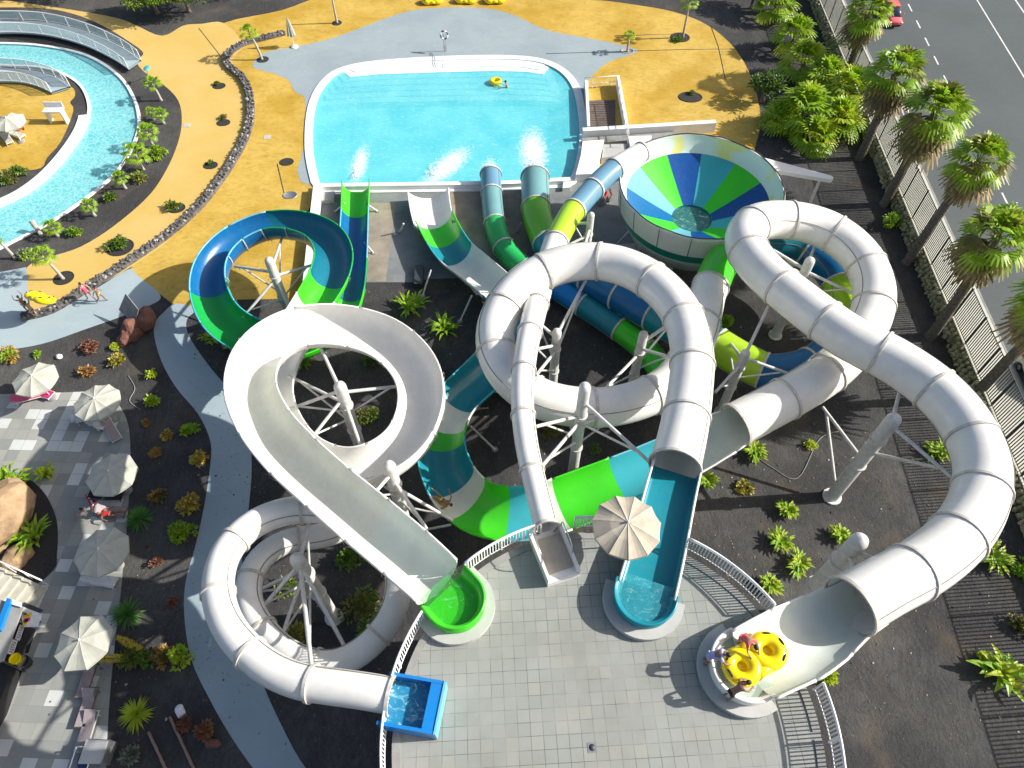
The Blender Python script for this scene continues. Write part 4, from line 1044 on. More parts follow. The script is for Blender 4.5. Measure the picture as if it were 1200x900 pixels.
POSES = {
 # pelvis, waist, chest, neck, head, then L/R: shoulder elbow hand hip knee ankle toe
 'stand': dict(pelvis=(0, 0, .95), waist=(0, 0, 1.08), chest=(0, 0, 1.28), neck=(0, .01, 1.46), head=(0, .03, 1.60), sh=(.18, 0, 1.40), el=(.25, -.02, 1.14), ha=(.27, .08, .90), hip=(.09, 0, .90), kn=(.10, .03, .50), an=(.11, -.02, .09), to=(.12, .14, .03)),
 'lean': dict(pelvis=(0, -.30, .92), waist=(0, -.20, 1.04), chest=(0, .0, 1.20), neck=(0, .16, 1.31), head=(0, .28, 1.36), sh=(.18, .08, 1.26), el=(.25, .28, 1.02), ha=(.18, .50, .86), hip=(.09, -.30, .87), kn=(.10, -.20, .48), an=(.11, -.34, .09), to=(.12, -.18, .03)),
 'carry': dict(pelvis=(0, 0, .95), waist=(0, 0, 1.08), chest=(0, 0, 1.28), neck=(0, .02, 1.46), head=(0, .04, 1.60), sh=(.18, 0, 1.42), el=(.32, .05, 1.62), ha=(.26, .05, 1.90), hip=(.09, 0, .90), kn=(.10, .10, .50), an=(.11, -.05, .09), to=(.12, .10, .03)),
 'walk': dict(pelvis=(0, 0, .94), waist=(0, .02, 1.07), chest=(0, .05, 1.27), neck=(0, .08, 1.44), head=(0, .12, 1.58), sh=(.18, .05, 1.39), el=(.28, .0, 1.16), ha=(.24, .18, 1.02), hip=(.09, 0, .89), kn=(.10, .18, .52), an=(.10, .22, .12), to=(.11, .38, .06), kn2=(.10, -.08, .50), an2=(.10, -.38, .22), to2=(.11, -.34, .06), el2=(.28, -.12, 1.18), ha2=(.28, -.22, .98)),
 'sit': dict(pelvis=(0, 0, .42), waist=(0, -.04, .55), chest=(0, -.12, .74), neck=(0, -.12, .92), head=(0, -.08, 1.06), sh=(.18, -.12, .88), el=(.26, .0, .64), ha=(.20, .22, .55), hip=(.10, .02, .40), kn=(.13, .44, .50), an=(.13, .52, .10), to=(.13, .68, .04)),
 'lie': dict(pelvis=(0, 0, .12), waist=(0, -.15, .12), chest=(0, -.36, .14), neck=(0, -.55, .15), head=(0, -.70, .17), sh=(.18, -.48, .14), el=(.36, -.40, .12), ha=(.42, -.16, .08), hip=(.09, .04, .11), kn=(.13, .45, .16), an=(.14, .86, .09), to=(.16, .93, .2)),
 'slide': dict(pelvis=(0, 0, .12), waist=(0, -.12, .16), chest=(0, -.34, .26), neck=(0, -.52, .36), head=(0, -.64, .44), sh=(.18, -.46, .30), el=(.42, -.34, .30), ha=(.58, -.10, .42), hip=(.09, .04, .11), kn=(.16, .42, .34), an=(.18, .82, .22), to=(.2, .9, .34)),
 'swim': dict(pelvis=(0, 0, -.25), waist=(0, .05, -.12), chest=(0, .1, .04), neck=(0, .12, .16), head=(0, .13, .30), sh=(.18, .1, .12), el=(.34, .28, .12), ha=(.22, .48, .22), hip=(.09, 0, -.3), kn=(.12, -.1, -.6), an=(.13, -.2, -.9), to=(.14, -.1, -1.0)),
}
def person(label, loc, head, pose, skin='skin', top=None, bottom='c_navy', scale=1.0, hair='hair', longhair=False, tilt=None, group=None):
    q = POSES[pose]; loc = Vector(loc)
    root = thing('person', loc, label, 'person', group, R(head)); root.scale = (scale,) * 3
    if tilt: root.rotation_euler = (R(tilt[0]), R(tilt[1]), R(head))
    V = [Vector(q[k]) for k in ('pelvis', 'waist', 'chest', 'neck', 'head')]; RD = [(.135, .105), (.115, .09), (.145, .10), .052, .03]; E = [(0, 1), (1, 2), (2, 3), (3, 4)]
    tips = []
    for s in (-1, 1):
        g = lambda k: Vector((s * (q.get(k + '2', q[k]) if s > 0 else q[k])[0], (q.get(k + '2', q[k]) if s > 0 else q[k])[1], (q.get(k + '2', q[k]) if s > 0 else q[k])[2]))
        b = len(V); sh, el, ha = g('sh'), g('el'), g('ha'); V += [sh, el, ha, ha + (ha - el).normalized() * .07]; RD += [.055, .042, .028, (.038, .018)]; E += [(2, b), (b, b + 1), (b + 1, b + 2), (b + 2, b + 3)]
        tips.append((ha, (ha - el).normalized(), s))
        b = len(V); V += [g('hip'), g('kn'), g('an'), g('to')]; RD += [.092, .058, .040, (.035, .03)]; E += [(0, b), (b, b + 1), (b + 1, b + 2), (b + 2, b + 3)]
    vs, fs = skin_mesh(V, E, RD, 'b', None)
    mb = MB(); mb.add(vs, fs, skin, True)
    hd = Vector(q['head']); nk = Vector(q['neck']); up = (hd - nk).normalized(); fwd = Vector((0, 1, 0)) - up * up.y
    if fwd.length < .3: fwd = Vector((0, 0, 1)) - up * up.z
    fwd.normalize(); rt = fwd.cross(up)
    def hp(x, y, z): return hd + rt * x + fwd * y + up * z
    hv = []; hb = MB(); hb.blob((0, 0, 0), (.078, .095, .118), skin, 1, 0, 3)
    mb.add([hp(v[0] * (1 - .22 * max(0, -v[2] / .118)), v[1], v[2] + .02) for v in hb.v], hb.f, skin, True)
    nb = MB(); nb.blob((0, .1, 0), (.014, .022, .03), skin, 1, 0, 1); mb.add([hp(v[0], v[1], v[2]) for v in nb.v], nb.f, skin, True)
    for s in (-1, 1):
        nb = MB(); nb.blob((s * .08, 0, 0.01), (.012, .02, .032), skin, 1, 0, 1); mb.add([hp(v[0], v[1], v[2]) for v in nb.v], nb.f, skin, True)
    for ha, d, s in tips:          # four fingers and a thumb
        a, b = frame(d)
        for k in range(4):
            o_ = ha + d * .085 + a * (k - 1.5) * .019; ln = (.06, .075, .07, .055)[k]
            mb.path([o_, o_ + d * ln * .55 + b * .004, o_ + d * ln * .9 + b * .02], [.0095, .0085, .007], skin, 5)
        o_ = ha + d * .03 + a * s * .03; mb.path([o_, o_ + d * .035 + a * s * .03, o_ + d * .07 + a * s * .035], [.011, .01, .008], skin, 5)
    def put(mb, nm):
        o = bpy.data.objects.new(nm, mb.mesh(nm)); C.objects.link(o); o.parent = root; return o
    put(mb, 'body')
    hb = MB(); hb.blob((0, 0, 0), (.088, .104, .115), hair, 4, .12, 3); vs2 = []
    for v in hb.v:
        x, y, z = v
        if y > .03: z = max(z, .035); 
        z = max(z, -.075 if not longhair else -.2)
        vs2.append(hp(x, y - .014, z + .034))
    mb = MB(); mb.add(vs2, hb.f, hair, True)
    if longhair: mb.path([hp(0, -.08, .02), hp(0, -.12, -.08), hp(.01, -.11, -.24)], [.06, .05, .02], hair, 8)
    put(mb, 'hair')
    eb = MB()
    for s in (-1, 1): eb.blob((0, 0, 0), .011, 'black', 2, 0, 1)
    ev = []; n = len(eb.v) // 2
    for i, v in enumerate(eb.v): ev.append(hp(v[0] + (-.03 if i < n else .03), v[1] + .085, v[2] + .02))
    mb = MB(); mb.add(ev, eb.f, 'black', True); put(mb, 'eyes')
    if bottom:
        V2 = [V[0], V[0] + (V[1] - V[0]) * .5]; R2 = [(.155, .125), (.135, .112)]; E2 = [(0, 1)]
        for b in (9, 17): k = len(V2); V2 += [V[b], V[b] + (V[b + 1] - V[b]) * .42]; R2 += [.108, .095]; E2 += [(0, k), (k, k + 1)]
        vs, fs = skin_mesh(V2, E2, R2, 'c', None); mb = MB(); mb.add(vs, fs, bottom, True); put(mb, 'shorts')
    if top:
        V2 = [V[1] + (V[0] - V[1]) * .5, V[1], V[2], V[3] + (V[2] - V[3]) * .35]; R2 = [(.148, .12), (.135, .108), (.165, .118), .07]; E2 = [(0, 1), (1, 2), (2, 3)]
        for b in (5, 13): k = len(V2); V2 += [V[b], V[b] + (V[b + 1] - V[b]) * .5]; R2 += [.07, .058]; E2 += [(2, k), (k, k + 1)]
        vs, fs = skin_mesh(V2, E2, R2, 'c', None, 1); mb = MB(); mb.add(vs, fs, top, True); put(mb, 'top')
    return root
person('person in a coral red shirt leaning over the yellow double tube from the far rim', Vector((P(878, 752, ZP + 1.4).x, P(878, 752, ZP + 1.4).y, ZP + .28)), 205, 'lean', 'skin', 'c_coral', 'c_pink', 1.0)
person('dark-haired person in a lilac shirt holding the left side of the yellow double tube', Vector((P(842, 768, ZP + 1.4).x, P(842, 768, ZP + 1.4).y, ZP + .28)), -100, 'lean', 'skin_d', 'c_lilac', 'c_lilac', 1.0)
person('bare-backed person in black shorts pushing the yellow double tube from the near rim', Vector((P(867, 806, ZP + 1.4).x, P(867, 806, ZP + 1.4).y, ZP + .28)), -65, 'lean', 'skin_d', None, 'c_black', 1.0)
person('person on the grey walkway carrying a yellow double tube over the head', P(44, 372, 0), 60, 'carry', 'skin', None, 'c_black', 1.0)
person('person hidden behind the carried yellow tube, holding its front end', P(36, 366, 0), 60, 'carry', 'skin_d', None, 'c_navy', 1.0)
q = P(47, 353, 1.9); tb = double_tube(0, 0, 0, 152, 'yellow double tube being carried along the grey walkway', loc=q, pitch=(R(38), R(10)))
person('person in a pink dress walking along the grey walkway', P(108, 352, 0), 60, 'walk', 'skin', 'c_pink', 'c_pink', 1.05)
person('person in yellow shorts striding behind the one in pink', P(121, 354, 0), -80, 'walk', 'skin_d', None, 'c_yellow', 1.0)
person('swimmer holding a yellow ring in the big pool', P(594, 99, .25), 90, 'swim', 'skin_d', None, 'c_black', 1.0)
root = thing('swim_ring', P(581, 97, 0), 'round yellow swim ring floating beside the swimmer', 'inflatable ring')
mb = MB(); mb.path([Vector((.42 * math.cos(2 * PI * k / 28), .42 * math.sin(2 * PI * k / 28), .16)) for k in range(28)], .2, 'yellowtube', 12, True); o = bpy.data.objects.new('ring_body', mb.mesh('ring_body')); C.objects.link(o); o.parent = root
mb = MB(); mb.path([Vector((.42, -.1, .38)), Vector((.42, 0, .42)), Vector((.42, .1, .38))], .03, 'black', 6); o = bpy.data.objects.new('handle', mb.mesh('handle')); C.objects.link(o); o.parent = root
person('person riding face up down the striped channel on a small mat', P(519, 587, 3.05), 55, 'slide', 'skin_d', None, 'c_yellow', 1.0, tilt=(0, -10))
mb = MB(); q = P(517, 588, 2.95); mb.path([q + Vector((.5 * math.cos(R(145 + 0)) * s, .5 * math.sin(R(145)) * s, 0)) for s in (-.9, 0, .9)], .12, 'c_yellow', 8); o = mb.build('yellow_float', loc=q); tag(o, 'small yellow float under the rider in the striped channel', 'float')

# ================================================================ LOUNGERS
def lounger(px, py, ang_, frame_m, cloth, label, back=35, z=.0):
    root = thing('sun_lounger', P(px, py, z), label, 'sun lounger', 'sun loungers', R(ang_))
    def put(mb, nm): o = bpy.data.objects.new(nm, mb.mesh(nm)); C.objects.link(o); o.parent = root
    mb = MB()
    for s in (-1, 1): mb.box((s * .3, 0, .30), (.04, 1.9, .05), frame_m)
    for y in (-.93, -.3, .35, .93): mb.box((0, y, .30), (.56, .04, .045), frame_m)
    put(mb, 'frame')
    for x in (-.28, .28):
        for y in (-.8, .75): mb = MB(); mb.box((x, y, .14), (.04, .04, .28), frame_m); put(mb, 'leg')
    mb = MB(); mb.box((0, -.30, .345), (.56, 1.25, .04), cloth)
    for k in range(9): mb.box((0, -.86 + k * .14, .370), (.54, .10, .012), cloth)
    put(mb, 'seat')
    a = R(back); mb = MB(); y0 = .34; vs = []
    for t_ in (0, .66):
        for x in (-.28, .28):
            for h in (0, .05): vs.append((x, y0 + t_ * math.cos(a) - h * math.sin(a), .34 + t_ * math.sin(a) + h * math.cos(a)))
    mb.add(vs, [(0, 2, 6, 4), (1, 5, 7, 3), (0, 1, 3, 2), (4, 6, 7, 5), (0, 4, 5, 1), (2, 3, 7, 6)], cloth); put(mb, 'backrest')
    return root
for args in [(50, 462, 70, 'c_white', 'c_magenta', 'magenta lounger under the topmost terrace parasol'), (36, 468, 110, 'c_white', 'c_pink', 'pink lounger in front of the magenta one'), (122, 492, 20, 'c_white', 'c_white', 'white lounger beside the parasol with the white chairs'), (103, 487, -60, 'c_white', 'c_white', 'white lounger turned towards the left, beside the second parasol'), (133, 507, 40, 'c_white', 'c_mauve', 'mauve lounger at the terrace edge above the third parasol'),
             (128, 583, 90, 'dark', 'c_black', 'black lounger under the lower edge of the third parasol'), (132, 602, 88, 'c_brown', 'c_mauve', 'mauve lounger next to the seated sunbathers'), (120, 682, 80, 'c_white', 'c_white', 'white lounger just below the fourth parasol'),
             (105, 797, 0, 'c_brown', 'c_mauve', 'mauve lounger below the lowest parasol, first of the column'), (105, 830, 0, 'c_brown', 'c_mauve', 'mauve lounger in the middle of the column at lower left'), (105, 858, 0, 'c_white', 'c_mauve', 'mauve lounger with a pale towel at the end of the column'),
             (20, 160, 65, 'c_white', 'canvas', 'cream lounger beside the parasol on the yellow island'), (10, 165, 40, 'c_white', 'canvas', 'cream lounger nearest the left edge on the yellow island')]:
    lounger(*args, back=random.choice((20, 35, 45)))
person('dark-haired person in a white top sitting on the terrace between two parasols', P(104, 606, .35), 80, 'sit', 'skin', 'c_white', 'c_red', 1.0)
person('person in black reclining on the mauve lounger between two parasols', P(131, 603, .38), -90, 'lie', 'skin_d', 'c_red', 'c_black', 1.0)
person('person in red lying by the parasol on the yellow island', P(22, 150, .35), 60, 'lie', 'skin', 'c_red', 'c_red', 1.0)
person('person in white sitting by the parasol on the yellow island', P(28, 152, .0), 100, 'sit', 'skin', 'c_white', 'c_pink', 1.0)
mb = MB(); q = P(107, 587, 0); mb.box((q.x, q.y, .05), (.28, 1.1, .06), 'c_red', R(40)); mb.box((q.x, q.y, .085), (.1, .9, .03), 'c_white', R(40)); o = mb.build('towel', loc=q); tag(o, 'rolled red and white towel lying on the tiles above the sunbathers', 'towel')
# ================================================================ PLANTS
def leafcard(mb, p, d, up, L, W, m, fold=0.0):
    s = d.cross(up)
    if s.length < 1e-3: s = Vector((1, 0, 0))
    s.normalize(); mid = p + d * L * .5 + up * .08 * L
    mb.add([p, mid - s * W / 2, p + d * L - up * .12 * L, mid + s * W / 2], [(0, 1, 2, 3)], m)
def crown_cards(mb, c, rx, ry, rz, n, L, mats, rd, hollow=.35, clumps=9):
    cl = []
    for _ in range(clumps):
        a = rd.uniform(0, 2 * PI); e = rd.uniform(-.25, 1); q = rd.uniform(.35, .8)
        cl.append((Vector((math.cos(a) * math.sqrt(max(0, 1 - e * e)) * q, math.sin(a) * math.sqrt(max(0, 1 - e * e)) * q, e * q)), rd.uniform(.3, .52), rd.choice(mats)))
    for i in range(n):
        cc, cr, cm = cl[i % clumps]
        d = Vector((rd.gauss(0, 1), rd.gauss(0, 1), rd.gauss(0, 1))).normalized(); r = cr * rd.uniform(hollow, 1) ** .5
        p = cc + d * r; p = Vector((c[0] + p.x * rx, c[1] + p.y * ry, c[2] + p.z * rz))
        dd = (d + Vector((rd.uniform(-.7, .7), rd.uniform(-.7, .7), rd.uniform(-.3, .7)))).normalized()
        leafcard(mb, p, dd, Vector((rd.uniform(-.5, .5), rd.uniform(-.5, .5), 1)).normalized(), L * rd.uniform(.6, 1.3), L * .55, cm if rd.random() < .8 else rd.choice(mats))
def bush(px, py, r, h, mats, label, n=None, L=.14, cat='bush', group='bushes and small plants in the gravel', name='bush'):
    rd = random.Random(int(px * 31 + py)); r *= .8; h *= .8; p = P(px, py, 0); root = thing(name, p, label, cat, group)
    mb = MB(); 
    for k in range(5):
        a = rd.uniform(0, 2 * PI); mb.path([p, p + Vector((math.cos(a) * r * .3, math.sin(a) * r * .3, h * .5)), p + Vector((math.cos(a) * r * .6, math.sin(a) * r * .6, h * .8))], [.02, .015, .008], 'bark', 4)
    mb.build('stem', root)
    mb = MB(); crown_cards(mb, (p.x, p.y, h * .52), r * 1.05, r * 1.05, h * .6, n or int(260 + 500 * r), L, mats, rd, clumps=8)
    mb.build('foliage', root); return root
def spiky(px, py, r, m, label, n=130, z0=.25, cat='agave', name='agave', mats=None, group='spiky agaves in the gravel', w=.035):
    rd = random.Random(int(px * 17 + py)); p = P(px, py, 0); root = thing(name, p, label, cat, group); mb = MB(); c = p + Z3 * z0
    for i in range(n):
        a = rd.uniform(0, 2 * PI); e = rd.uniform(-.15, 1) ; e = math.asin(max(-.2, min(1, e))); d = Vector((math.cos(a) * math.cos(e), math.sin(a) * math.cos(e), math.sin(e)))
        s = d.cross(Z3 if abs(d.z) < .95 else Vector((1, 0, 0))).normalized(); L = r * rd.uniform(.8, 1.1); mm = m if not mats else rd.choice(mats)
        t1 = c + d * L * .5; t2 = c + d * L - Z3 * L * .12
        mb.add([c - s * w * .5, t1 - s * w, t2, t1 + s * w, c + s * w * .5], [(0, 1, 2, 3, 4)], mm)
    mb.build('leaves', root); mb = MB(); mb.cyl(p, c + Z3 * .1, .12, .08, 'bark', 8); mb.build('stem', root); return root
def strap_plant(px, py, r, m, label, n=26, w=.10, h=.7, name='leafy_plant', cat='plant', group='broad-leaved plants in the beds', z=0):
    rd = random.Random(int(px * 13 + py)); p = P(px, py, z); root = thing(name, p, label, cat, group); mb = MB()
    for k in range(5):
        o_ = p + Vector((rd.uniform(-.3, .3) * r, rd.uniform(-.3, .3) * r, 0))
        for i in range(n // 5 + 2):
            a = rd.uniform(0, 2 * PI); d = Vector((math.cos(a), math.sin(a), 0)); s = Vector((-d.y, d.x, 0)); L = r * rd.uniform(.5, 1.0); hh = h * rd.uniform(.5, 1.1); pts = []
            for q in range(6):
                t = q / 5; c = o_ + d * L * t + Z3 * (hh * math.sin(min(1, t * 1.15) * PI * .62)); ww = w * math.sin(PI * min(.97, .08 + t * .92)) ; pts += [c - s * ww, c + Z3 * ww * -.25, c + s * ww]
            mb.add(pts, [(q * 3 + j, q * 3 + j + 1, q * 3 + j + 4, q * 3 + j + 3) for q in range(5) for j in (0, 1)], m if isinstance(m, str) else rd.choice(m))
    mb.build('leaves', root); mb = MB(); mb.cyl(p, p + Z3 * .25, .06, .03, 'bark', 6); mb.build('stem', root); return root
def fan_leaf(mb, c, d, L, fr, m, rd, nb=10):
    """petiole from c along d, then a drooping fan of blades"""
    s = d.cross(Z3)
    if s.length < .05: s = Vector((1, 0, 0))
    s.normalize(); u = s.cross(d).normalized(); e = c + d * L
    mb.path([c, c + d * L * .5 + Z3 * .04, e], [.022, .016, .012], m, 3)
    for k in range(nb):
        a = (k - (nb - 1) / 2) / nb * 2.6; dd = (d * math.cos(a) + s * math.sin(a)).normalized(); ll = fr * (1 - .25 * abs(a) / 1.3) * rd.uniform(.88, 1.08)
        t = dd.cross(u).normalized() * fr * .078; m1 = e + dd * ll * .55 + u * .03; m2 = e + dd * ll - Z3 * ll * .30
        mb.add([e, m1 - t, m1 + t], [(0, 1, 2)], m); mb.add([m1 - t, m2 - t * .35, m2 + t * .35, m1 + t], [(0, 1, 2, 3)], m)
def palm_meshes(seed, R_, n=34, skirt=True, fr=1.0, mats=('l_palm',)):
    rd = random.Random(seed); mb = MB(); c = Vector((0, 0, 0))
    for i in range(n):
        a = i * 2.39996 + rd.uniform(-.2, .2); e = R(84 - 112 * (i / n) ** 1.1 + rd.uniform(-12, 12)); d = Vector((math.cos(a) * math.cos(e), math.sin(a) * math.cos(e), math.sin(e)))
        fan_leaf(mb, c + d * .1, d, R_ * .48 * rd.uniform(.85, 1.1), R_ * .55 * fr, rd.choice(mats), rd)
    md = MB()
    if skirt:
        for i in range(40):
            a = i * 2.39996; e = R(-15 - 72 * rd.random()); d = Vector((math.cos(a) * math.cos(e), math.sin(a) * math.cos(e), math.sin(e)))
            fan_leaf(md, c + d * .1 - Z3 * rd.uniform(.1, 1.3), d, R_ * .40 * rd.uniform(.5, 1.1), R_ * .62 * rd.uniform(.7, 1.2), rd.choice(['l_dead', 'l_dead', 'l_olive', 'l_dead2']), rd, 8)
    return mb.mesh('palm_crown'), (md.mesh('palm_skirt') if skirt else None)
def trunk_mb(p, h, r0, r1, m, lean=(0, 0), rings=True):
    mb = MB(); pts = []; rs = []; n = max(4, int(h / .18))
    for k in range(n + 1):
        t = k / n; pts.append(Vector((p.x + lean[0] * t * t, p.y + lean[1] * t * t, p.z + h * t))); rs.append((r0 * (1 - t) + r1 * t) * (1 + (.07 if k % 2 else -.03) * rings) * (1.35 if k == 0 else 1))
    mb.path(pts, rs, m, 10); return mb, pts[-1]
PM = [palm_meshes(s, 2.35, 46, mats=('l_palm', 'l_palm', 'l_bright', 'l_olive')) for s in (1, 2, 3)]
for i, (px, py, h, sc, lb) in enumerate([(990, 92, 6.9, 1.0, 'fan palm at the top, beside the parked car'), (1007, 186, 8.0, 1.0, 'fan palm with its crown over the dashed line, second from the top'), (1036, 240, 8.4, 1.05, 'fan palm with hanging dead fronds, third from the top of the fence row'), (1063, 308, 9.0, 1.05, 'fan palm in the middle of the fence row'), (1090, 395, 9.3, 1.1, 'fan palm whose crown spreads over the roadside at mid right'), (1140, 466, 9.6, 1.1, 'fan palm lowest in the fence row, its trunk leaving the right edge')]):
    p = P(px, py, 0); root = thing('fan_palm', p, lb, 'palm tree', 'fan palms along the metal fence')
    h += random.uniform(-.35, .35); sc *= random.uniform(.88, 1.1); ln = (random.uniform(-.5, .6), random.uniform(-.4, .5)); mb, top = trunk_mb(p, h, .36, .27, 'bark', ln); mb.build('trunk', root)
    for me, nm in ((PM[i % 3][0], 'crown'), (PM[i % 3][1], 'dead_fronds')):
        o = bpy.data.objects.new(nm, me); C.objects.link(o); o.parent = root; o.location = top - p; o.rotation_euler = (0, 0, i * 1.3); o.scale = (sc,) * 3
YM = [palm_meshes(s, 2.5, 34, False, 1.25, ('l_bright', 'l_palm', 'l_lime', 'l_palm')) for s in (11, 12)]
YL = ['young fan palm at the top of the clump left of the fence', 'young fan palm second from the top of the clump', 'young fan palm in the middle of the clump beside the round shrub', 'young fan palm at the right of the clump nearest the fence', 'largest young fan palm at the bottom left of the clump', 'young fan palm at the bottom right of the clump', 'young fan palm cut by the top edge above the clump', 'low fan palm half hidden at the bottom of the clump', 'yellowing fan palm on the left of the clump']
for i, (px, py, h, sc) in enumerate([(925, 60, 1.6, .85), (935, 95, 1.7, .95), (958, 112, 1.7, .9), (985, 128, 1.8, .95), (935, 152, 1.8, 1.05), (975, 158, 1.4, .9), (905, 22, 1.4, .9), (950, 172, 1.0, .8), (912, 150, 1.0, .75)]):
    p = P(px, py, 0); root = thing('young_fan_palm', p, YL[i], 'palm tree', 'clump of young fan palms'); mb, top = trunk_mb(p, h, .22, .18, 'bark'); mb.build('trunk', root)
    o = bpy.data.objects.new('crown', YM[i % 2][0]); C.objects.link(o); o.parent = root; o.location = (0, 0, h); o.rotation_euler = (0, 0, i); o.scale = (sc,) * 3
# small palms by the river and in the paving pits
SM = palm_meshes(21, 1.0, 20, False, 1.0, ('l_bright', 'l_palm'))[0]
def small_palm(px, py, h, r, label, bark='bark_pale', lean=(0, 0)):
    p = P(px, py, 0); root = thing('small_palm', p, label, 'palm tree', 'small palms round the lazy river'); mb, top = trunk_mb(p, h, .13, .09, bark, lean, False); mb.build('trunk', root)
    o = bpy.data.objects.new('crown', SM); C.objects.link(o); o.parent = root; o.location = top - p; o.rotation_euler = (0, 0, px); o.scale = (r, r, r * .9)
for a in [(189, 118, 1.7, .9, 'small palm beside the footbridge end, topmost on the river bank', 'bark_pale', (-.2, .1)), (192, 145, 1.0, .7, 'small palm with two stems, second from the top of the river bank'), (180, 140, .8, .55, 'tiny palm left of the two-stemmed one'), (168, 199, 1.6, 1.2, 'largest small palm on the widest part of the river bank'), (180, 172, 1.5, 1.0, 'small palm just above and right of the largest one'), (147, 221, 1.1, .75, 'small palm left of the stones low on the river bank'),
          (111, 253, 1.1, .7, 'small palm halfway down the lower river bank'), (68, 277, .9, .8, 'small palm beside the pale stump on the lower bank'), (74, 327, 2.2, .95, 'small palm growing in the round pit near the walkers', 'bark_pale', (-.5, .2)), (307, 70, 2.6, 1.0, 'thin palm in the round pit at the end of the lava stone wall', 'bark_pale', (-.6, .3)), (395, 27, 3.0, .1, 'bare pale palm trunk in a round pit at the top edge'),
          (800, 44, 3.6, 1.0, 'palm with crown cut by the top edge in the kidney-shaped pit'), (735, 61, 1.7, .65, 'thin young palm in the ringed pit at the tip of the grey paving'), (18, 303, 1.6, .35, 'stout bare palm stump at the left edge by the river', 'bark_pale', (-.5, .3))]:
    small_palm(*a)
# paving pits
for i, (px, py, rx, ry, rim, lb) in enumerate([(257, 101, .62, .5, 'soil', 'small round planting pit, top of three by the lava wall'), (262, 144, .62, .5, 'soil', 'small round planting pit, second by the lava wall'), (247, 194, .62, .5, 'soil', 'small round planting pit, third by the lava wall'), (336, 190, .62, .5, 'soil', 'empty dark round pit left of the pool'), (207, 244, .72, .6, 'soil', 'round pit with a low olive bush'), (141, 290, 1.05, .95, 'soil', 'wide pit filled by a round bush'), (75, 326, .75, .7, 'soil', 'round pit of the palm near the walkers'), (308, 70, .6, .55, 'soil', 'round pit at the end of the lava wall'), (395, 27, .5, .5, 'soil', 'round pit of the bare palm trunk'), (735, 60, .68, .5, 'stonelite', 'round pit ringed with pale stones'), (797, 44, 1.0, .9, 'soil', 'kidney-shaped pit with grass under the palm'), (809, 114, 1.15, .85, 'soil', 'oval dark pit with a small weed'), (340, 229, .6, .45, 'galv', 'grey metal grating beside the pump house wall')]):
    p = P(px, py, 0); mb = MB(); mb.lathe([(rx, .0), (rx, .05), (rx * .93, .06), (rx * .9, .028), (0, .035)], (0, 0, 0), rim if rim != 'stonelite' else 'stonelite', 22); 
    if rim == 'soil': mb.lathe([(rx * .88, .032), (0, .04)], (0, 0, 0), 'soil', 20)
    mb.v = [(v[0] + p.x, v[1] * (ry / rx) * 1.05 + p.y, v[2]) for v in mb.v]; root = mb.build('planting_pit' if rim != 'galv' else 'floor_grating', loc=p); tag(root, lb, 'planting pit' if rim != 'galv' else 'grating', 'round pits in the paving' if rim != 'galv' else None)
A1 = ['l_olive', 'l_mid']; 
